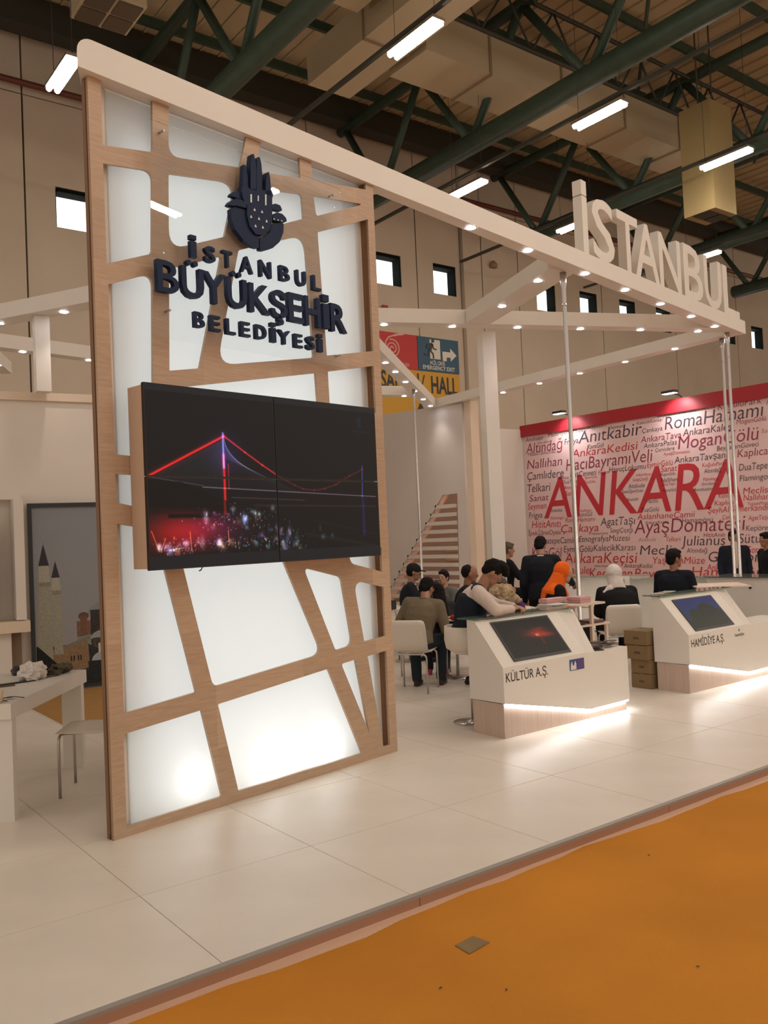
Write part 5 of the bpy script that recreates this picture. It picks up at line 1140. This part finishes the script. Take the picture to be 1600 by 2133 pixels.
def person(loc, deg, label, sit=None, lean=0, side=0, head=(0, 0), s=1.0, skin='tan', top=(.02, .022, .028), legs=(.02, .02, .025), shoes=(.02, .018, .018),
           armL=None, armR=None, ankL=None, ankR=None, hair='short', shirt=None, vest=None, scarf=None, extra=None, curl=.7, female=False, haircol=None, collar=None, cup=None, z0=0.0, coat=0, hipw=.10, bulk=1.14):
    P = empty('person', (loc[0], loc[1], z0), math.radians(deg), label, 'person')
    V = Vector
    hz = (sit+.085) if sit is not None else .93*s
    pel = V((0, 0, hz)); L = math.radians(lean); sd = math.radians(side)
    sp = V((math.sin(L), math.sin(sd), math.cos(L))).normalized()
    fw = V((math.cos(L), 0, -math.sin(L))); lf = V((0, 1, 0)); lf = (lf - sp*lf.dot(sp)).normalized(); fw = lf.cross(sp).normalized()
    sh_h = .455*s; curve_ = .03*s if lean > 10 else 0
    pt = lambda t, o=0: pel + sp*t*s + fw*(o*s)
    chest = pt(.27, -.01-curve_*.3); neckb = pt(.50, .005+curve_)
    shw = (.175 if not female else .158)*s*(bulk**.5)
    shL = pt(.445) + lf*shw; shR = pt(.445) - lf*shw
    hy, hp = math.radians(head[0]), L*.6 + math.radians(head[1])
    hd = V((math.sin(hp*.8), 0, math.cos(hp*.8))); hc = neckb + (hd*.165 + V((.015, 0, 0)))*s
    HR = Matrix.Rotation(hy, 3, 'Z') @ Matrix.Rotation(hp, 3, 'Y')
    h = lambda x, y, z: hc + HR @ V((x*s, y*s, z*s))
    # legs
    if sit is not None:
        kz = sit + .055
        aL = V(ankL or (.40*s, .11, .085)); aR = V(ankR or (.36*s, -.11, .085))
        kL = V((.42*s, .10+.04, kz)); kR = V((.42*s, -.14, kz))
        kL = V((min(.44*s, max(.36*s, aL.x+.06)), (aL.y+.13)/2+.02, kz)); kR = V((min(.44*s, max(.36*s, aR.x+.06)), (aR.y-.13)/2-.02, kz))
    else:
        aL = V(ankL or (-.02, .11*s, .085)); aR = V(ankR or (.03, -.11*s, .085))
        kL = (V((0, .10*s, hz)) + aL)/2 + V((.03, 0, .02)); kR = (V((0, -.10*s, hz)) + aR)/2 + V((.03, 0, .02))
    hL = pel + V((0, hipw*s, -.02)); hR = pel + V((0, -hipw*s, -.02))
    # arms: (elbow, wrist)
    if armL is None: armL = (shL + V((-.02, .05*s, -.27*s)), shL + V((.05, .06*s, -.50*s))) if sit is None else (shL + V((.03, .05, -.26*s)), V((.28*s, .10, sit+.18)))
    if armR is None: armR = (shR + V((-.02, -.05*s, -.27*s)), shR + V((.05, -.06*s, -.50*s))) if sit is None else (shR + V((.03, -.05, -.26*s)), V((.28*s, -.10, sit+.18)))
    eL, wL = V(armL[0]), V(armL[1]); eR, wR = V(armR[0]), V(armR[1])
    # --- body: coarse trunk and limbs + fine head and hands, one mesh
    b = MB()
    s_ = s; s1 = s*bulk
    tors = lambda g: [(c, a, b_, rx*bulk, ry*bulk) for c, a, b_, rx, ry in tors0(g)]
    tors0 = lambda g: [(pt(-.05), fw, lf, (.085+g)*s, (.135+g)*s), (pt(.0), fw, lf, (.105+g)*s, (.155+g)*s), (pt(.12), fw, lf, (.092+g)*s, (.130+g)*s), (chest, fw, lf, (.105+g)*s, (.150+g)*s),
                      (pt(.38, -.005-curve_*.2), fw, lf, (.100+g)*s, (.160+g)*s), (pt(.445, -.005), fw, lf, (.075+g)*s, (.135+g)*s), (pt(.49, 0), fw, lf, (.05+g)*s, (.065+g)*s)]
    loft(b, tors(0))
    limb(b, [shL, eL, wL], [.048*s, .038*s, .027*s]); limb(b, [shR, eR, wR], [.048*s, .038*s, .027*s])
    limb(b, [hL, kL, aL], [.078*s, .054*s, .038*s]); limb(b, [hR, kR, aR], [.078*s, .054*s, .038*s])
    limb(b, [pt(.45), neckb, h(-.015, 0, -.05)], [.06*s, .056*s, .052*s])
    body = b.build('body', SK[skin], P); remesh_later(body, .014, 0, .1, 2)
    f_ = MB()
    f_.ell(h(0, 0, .01), (.092*s, .074*s, .108*s), 20, 16, HR); f_.ell(h(.028, 0, -.055), (.062*s, .054*s, .066*s), 16, 12, HR)
    f_.ell(h(.092, 0, -.012), (.020*s, .013*s, .026*s), 12, 8, HR); f_.ell(h(.080, 0, .030), (.014*s, .050*s, .010*s), 12, 8, HR)
    f_.ell(h(.084, 0, -.052), (.010*s, .022*s, .006*s), 12, 8, HR); f_.ell(h(.080, 0, -.064), (.010*s, .019*s, .006*s), 12, 8, HR); f_.ell(h(.070, 0, -.092), (.018*s, .022*s, .018*s), 12, 8, HR)
    for sg in (1, -1): f_.ell(h(-.004, sg*.076, -.008), (.019*s, .008*s, .031*s), 12, 8, HR)
    f_.tube([h(-.012, 0, -.03), neckb + sp*.005], [.050*s, .055*s], 14)
    nb_ = V((0, 0, 1)); 
    hand(f_, wL, wL-eL, 1, curl, nb_, s*.98); hand(f_, wR, wR-eR, -1, curl, nb_, s*.98)
    limb(f_, [wL-(wL-eL).normalized()*.04, wL+(wL-eL).normalized()*.02], [.028*s, .024*s]); limb(f_, [wR-(wR-eR).normalized()*.04, wR+(wR-eR).normalized()*.02], [.028*s, .024*s])
    fine = f_.build('fine', SK[skin], P); remesh_later(fine, .0055, 0, .1, 1); REM[-1] = REM[-1] + (body,)
    for sg in (1, -1):
        e_ = MB().ell(h(.0795, sg*.030, .010), (.011*s, .013*s, .007*s), 10, 8, HR).build('eye', mat('eye_white', (.6, .57, .52), .2), P)
        MB().ell(h(.0895, sg*.030, .010), (.003*s, .006*s, .006*s), 8, 6, HR).build('iris', M_dark, e_)
    # --- top garment
    topm = cloth('cloth_%02x%02x%02x' % tuple(int(c*255) for c in top), top)
    t_ = MB()
    R_ = tors(.016)
    if coat:
        R_[0] = (pt(-.05-coat), fw, lf, (.13)*s, (.185)*s)
    loft(t_, R_[:-1] + [(pt(.490, .002), fw, lf, .070*s, .088*s)])
    limb(t_, [shL, eL, wL-(wL-eL).normalized()*.015], [.074*s, .060*s, .042*s]); limb(t_, [shR, eR, wR-(wR-eR).normalized()*.015], [.074*s, .060*s, .042*s])
    for sh in (shL, shR): limb(t_, [pt(.468, -.004), sh*.55+pt(.468)*.45+V((0, 0, .004)), sh], [.058*s, .066*s, .073*s]); limb(t_, [pt(.36, -.005)*.4+sh*.6, sh], [.085*s, .072*s])
    remesh_later(t_.build('shirt' if vest else 'jacket', topm if not vest else cloth('white_shirt', (.62, .52, .47)), P), .014, .014, .10, 3)
    if vest:
        v_ = MB(); loft(v_, [(pt(-.02), fw, lf, .130*s, .178*s)] + tors(.026)[1:5] + [(pt(.445, -.005), fw, lf, .095*s, .125*s), (pt(.470, 0), fw, lf, .075*s, .09*s)])
        for sh in (shL, shR): limb(v_, [pt(.468, -.004), sh*.62+pt(.462)*.38+V((0, 0, .006))], [.064*s, .074*s])
        remesh_later(v_.build('vest', cloth('vest_navy', vest), P), .012, .008, .12, 3)
    if collar:
        c0 = pt(.478, .004)
        ring = [c0 + (fw*.066*math.cos(a) + lf*.068*math.sin(a))*s + sp*.012 for a in np.linspace(0, 2*PI, 17)[:-1]]
        m_ = MB(); r2 = ring + [ring[0], ring[1]]; m_.tube(r2[:-1], .013*s, 8, cap=False); m_.build('collar', cloth('collar_%d' % int(collar[0]*100), collar), P)
    # --- trousers
    l_ = MB(); lm = cloth('cloth_%02x%02x%02x' % tuple(int(c*255) for c in legs), legs)
    l_.ell(pel, (.125*s, .165*s, .115*s), 16, 12)
    limb(l_, [hL, kL, aL+V((0, 0, .0))], [.092*s, .072*s, .060*s]); limb(l_, [hR, kR, aR+V((0, 0, .0))], [.092*s, .072*s, .060*s])
    remesh_later(l_.build('trousers', lm, P), .014, .012, .10, 2)
    sm_ = cloth('shoe_%02x%02x%02x' % tuple(int(c*255) for c in shoes), shoes, .5)
    for a in (aL, aR):
        q = MB(); q.ell(V((a.x-.01, a.y, .048)), (.055*s, .036*s, .046)); q.ell(V((a.x+.09*s, a.y, .034)), (.095*s, .043*s, .032)); q.box(a.x-.055*s, a.x+.17*s, a.y-.032*s, a.y+.032*s, .004, .016)
        o = q.build('shoe', sm_, P); remesh_later(o, .010, 0, .1, 2)
    # --- hair / head wear
    hm = haircol or M_hair
    q = MB()
    if hair == 'short':
        q.ell(h(-.016, 0, .030), (.101*s, .083*s, .102*s), 20, 14, HR); q.ell(h(-.045, 0, -.02), (.066*s, .072*s, .07*s), 16, 12, HR); q.ell(h(.045, 0, .088), (.045*s, .058*s, .028*s), 14, 10, HR)
    elif hair == 'quiff':
        q.ell(h(-.016, 0, .030), (.101*s, .084*s, .102*s), 20, 14, HR); q.ell(h(-.045, 0, -.01), (.064*s, .072*s, .06*s), 16, 12, HR); q.ell(h(.035, 0, .105), (.075*s, .07*s, .045*s), 14, 10, HR); q.ell(h(.095, 0, .075), (.038*s, .058*s, .040*s), 14, 10, HR)
    elif hair == 'receding':
        q.ell(h(-.035, 0, .022), (.085*s, .083*s, .092*s), 20, 14, HR)
    elif hair == 'long':
        q.ell(h(-.018, 0, .025), (.104*s, .090*s, .105*s), 20, 14, HR)
        loft(q, [(h(-.03, 0, .05), fw, lf, .08*s, .09*s), (h(-.06, 0, -.06), fw, lf, .07*s, .10*s), (pt(.34, -.13), fw, lf, .05*s, .12*s), (pt(.10, -.14), fw, lf, .04*s, .11*s), (pt(.02, -.13), fw, lf, .02*s, .08*s)])
    elif hair == 'cap':
        q.ell(h(-.022, 0, .0), (.088*s, .080*s, .085*s), 18, 12, HR)
        c_ = MB(); c_.ell(h(-.008, 0, .045), (.106*s, .088*s, .082*s), 20, 14, HR); c_.ell(h(.115, 0, .040), (.062*s, .062*s, .010*s), 14, 8, HR)
        remesh_later(c_.build('cap', cloth('cap_black', (.016, .016, .018)), P), .006, 0, .1, 1)
    if scarf:
        sm2 = cloth('scarf_%d' % int(scarf[0][0]*100), scarf[0], .8)
        g_ = 1.0 if scarf[1] else 1.12
        q.ell(h(-.034, 0, .020), (.106*s*g_, .094*s*g_, .118*s), 22, 16, HR); q.ell(h(-.055, 0, -.05), (.075*s*g_, .082*s*g_, .09*s), 16, 12, HR)
        rings = [(h(-.055, 0, -.03), fw, lf, .082*s, .092*s), (pt(.52, -.025), fw, lf, .105*s, .120*s), (pt(.47, -.02), fw, lf, .13*s, .185*s), (pt(.42, -.015), fw, lf, .135*s*bulk, .17*s*bulk), (pt(.38, -.015), fw, lf, .135*s*bulk, .165*s*bulk)]
        loft(q, rings if scarf[1] else [(h(-.045, 0, -.03), fw, lf, .085*s, .095*s), (pt(.53, -.02), fw, lf, .092*s, .105*s), (pt(.475, -.015), fw, lf, .10*s, .125*s)])
        if not scarf[1]: limb(q, [pt(.50, -.02), pt(.47, -.06) + lf*.10, pt(.43, -.08) + lf*.17], [.05, .045, .02])
        if scarf[1]: loft(q, [(h(-.07, 0, -.02), fw, lf, .05*s, .075*s), (pt(.42, -.13), fw, lf, .045*s, .11*s), (pt(.22, -.155), fw, lf, .02*s, .07*s), (pt(.02, -.17), fw, lf, .012*s, .03*s)])
        remesh_later(q.build('headscarf', sm2, P), .0075, .012, .07, 2)
    elif hair != 'none':
        remesh_later(q.build('hair', hm, P), .0065, .016, .035, 1)
    if extra == 'fur':
        m_ = MB(); rng = random.Random(3)
        for i in range(26):
            a = 2*PI*i/26; c = pt(.50, -.02) + fw*.10*math.cos(a)*s + lf*.15*math.sin(a)*s + V((0, 0, .02*rng.random()))
            m_.ell(c, (.055, .055, .05), 10, 8)
        m_.ell(pt(.60, -.06), (.12, .14, .10), 14, 10); 
        o = m_.build('fur_hood', mat('fur_tan', (.46, .33, .20), .95, noise_amt=.4, nscale=14, bump=1, bscale=120), P); remesh_later(o, .008, .05, .03, 1)
    if cup:
        tag(MB().lathe([(0, 0), (.028, 0), (.034, .09), (0, .09)], 14).build('dark_cup', M_dark, None, cup[0]), cup[1], 'cup')
    return P

person((6.07, 7.55), 34, 'seated man in a khaki jacket and jeans, back to the viewer, beside the lit panel', sit=.46, lean=24, side=-6, head=(-25, 22), top=(.165, .130, .085), legs=(.022, .030, .040), shoes=(.07, .035, .025),
       armR=((.12, -.30, .66), (.40, -.25, .66)), armL=((.14, .27, .68), (.36, .12, .70)), ankL=(.26, .10, .085), ankR=(.36, -.16, .085), collar=(.12, .10, .07), hipw=.10, s=.97)
person((5.33, 5.93), -37, 'young waiter in a navy vest and white shirt bending over the first counter', sit=.68, lean=17, head=(-2, 34), skin='tan', vest=(.016, .020, .034), top=(.5, .5, .5), hair='quiff',
       armR=((.25, -.34, 1.035), (.43, -.10, 1.018)), armL=((.30, .17, 1.05), (.46, .0, 1.03)), ankL=(.22, .10, .36), ankR=(.20, -.10, .36), collar=(.62, .54, .48), s=.97, bulk=1.18)
person((7.60, 9.62), -37, 'seated man in a dark suit and cap raising his hands, left of the seated group', sit=.46, lean=6, head=(0, 10), top=(.014, .016, .024), armR=((.12, -.24, .80), (.30, -.10, 1.0)), armL=((.14, .24, .82), (.32, .06, 1.02)), hair='cap', collar=(.62, .54, .48))
person((7.97, 9.20), 186, 'boy with black hair and grey top drinking from a cup', sit=.46, lean=4, head=(10, 0), s=.86, skin='light', top=(.14, .14, .13), armR=((.14, -.20, .70), (.17, -.03, .94)), hair='short')
person((7.40, 8.25), -45, 'balding man in a black coat looking right, left of the waiter', sit=.46, lean=8, head=(6, 6), skin='dark', top=(.012, .011, .012), hair='receding')
person((8.46, 7.86), 42, 'standing man in a black suit seen from behind, leaning to a high table', lean=15, head=(-22, 16), top=(.010, .011, .016), legs=(.010, .010, .014), armR=((.14, -.34, 1.06), (.36, -.40, .98)), armL=((.02, .24, 1.02), (.12, .23, .78)), collar=(.60, .52, .46), coat=.08, s=.97)
person((7.97, 7.31), -37, 'seated woman in an orange headscarf and black coat', sit=.46, lean=14, head=(0, 8), skin='light', top=(.012, .012, .013), scarf=((.78, .13, .012), 1), female=True, bulk=1.2, hair='none')
person((8.60, 6.74), 53, 'seated woman in a white headscarf and black coat, back to the viewer', sit=.42, s=.97, lean=16, head=(-10, 6), skin='light', top=(.012, .012, .014), scarf=((.62, .56, .52), 0), female=True, bulk=1.42, hair='none')
person((9.36, 6.50), 10, 'broad man in a black jacket with his head turned right, behind the second counter', sit=.56, lean=4, head=(-38, 0), skin='dark', top=(.010, .012, .018), s=.97, bulk=1.25, collar=(.02, .02, .025), ankL=(.25, .12, .28), ankR=(.25, -.12, .28))
person((12.92, 7.81), 225, 'standing man in an open dark suit with a light shirt behind the paired poles', skin='dark', top=(.012, .014, .022), legs=(.014, .014, .02), head=(20, 4), collar=(.5, .45, .4), s=.92, extra=None)
person((12.0, 6.68), 150, 'man in black at the right edge walking left past the bar counter', skin='dark', top=(.010, .010, .013), lean=6, ankL=(.25, .10, .085), ankR=(-.28, -.10, .085), s=.90, hair='short')
person((9.17, 9.25), -30, 'person in black sitting on a stool, half hidden by the square white post', sit=.74, lean=4, head=(0, 4), skin='tan', top=(.010, .010, .012), legs=(.010, .010, .012), haircol=M_brhair, armR=((.16, -.22, 1.05), (.33, -.08, 1.14)), armL=((.16, .22, 1.05), (.36, .04, 1.12)), ankL=(.50, .05, .30), ankR=(.42, -.12, .25), s=.93)
person((6.32, 6.42), 53, 'person in purple with a tan fur hood, seated beside the waiter', sit=.46, lean=10, head=(0, 10), s=.9, skin='light', top=(.10, .04, .16), extra='fur', haircol=M_brhair)
person((6.76, 7.94), 60, 'small girl with long black hair seen from behind', sit=.43, lean=6, head=(0, 6), s=.78, skin='light', top=(.03, .028, .03), shoes=(.45, .04, .12), hair='long', ankL=(.32, .10, .085), ankR=(.3, -.10, .085))
person((7.06, 7.22), 143, 'person with a red sleeve reaching to the girl, mostly hidden by the waiter', sit=.42, lean=12, head=(0, 10), s=.80, skin='light', top=(.50, .035, .03), armL=((.34, .20, .78), (.58, .14, .77)), armR=((.2, -.2, .72), (.38, -.1, .74)), curl=.35, haircol=M_brhair)
# light shirt front of the standing man by the poles
sf = MB(); sf.ell((12.92-.088, 7.81-.088, 1.17), (.06, .06, .20), 14, 12)
tag(sf.build('boy_cup', M_dark, None, (0, 0, -50)), None); bpy.data.objects.remove(bpy.data.objects['boy_cup'])
tag(MB().lathe([(0, 0), (.028, 0), (.034, .09), (0, .09)], 14).build('dark_cup', M_dark, None, (7.79, 9.19, 1.0)), 'dark cup held at the mouth of the boy', 'cup')
for p_ in [o for o in bpy.data.objects if o.get('label', '').startswith('standing man in an open dark suit')]:
    m_ = MB(); m_.ell((.105, 0, 1.18), (.030, .055, .22), 14, 12); m_.build('shirt_front', cloth('cream_shirt', (.50, .44, .36)), p_)

# evaluate all remeshes in one go
for it in REM:
    o, vox, disp, size, smooth = it[:5]
    r = o.modifiers.new('r', 'REMESH'); r.mode = 'VOXEL'; r.voxel_size = vox; r.use_smooth_shade = True
    if smooth: s_ = o.modifiers.new('s', 'SMOOTH'); s_.iterations = smooth; s_.factor = .5
    if disp:
        tx_ = bpy.data.textures.get('fold%d' % int(size*1000)) or bpy.data.textures.new('fold%d' % int(size*1000), 'CLOUDS'); tx_.noise_scale = size
        d_ = o.modifiers.new('d', 'DISPLACE'); d_.texture = tx_; d_.strength = disp; d_.mid_level = .5; d_.texture_coords = 'LOCAL'
bpy.context.view_layer.update()
dg = bpy.context.evaluated_depsgraph_get()
new = [(it, bpy.data.meshes.new_from_object(it[0].evaluated_get(dg))) for it in REM]
for it, me in new:
    o = it[0]; o.modifiers.clear(); old = o.data; me.name = old.name; o.data = me
    for p in me.polygons: p.use_smooth = True
for it, me in new:
    if len(it) > 5:
        bm = bmesh.new(); bm.from_mesh(it[5].data); bm.from_mesh(me); bm.to_mesh(it[5].data); bm.free()
        for p in it[5].data.polygons: p.use_smooth = True
        bpy.data.objects.remove(it[0])
bpy.context.view_layer.update()
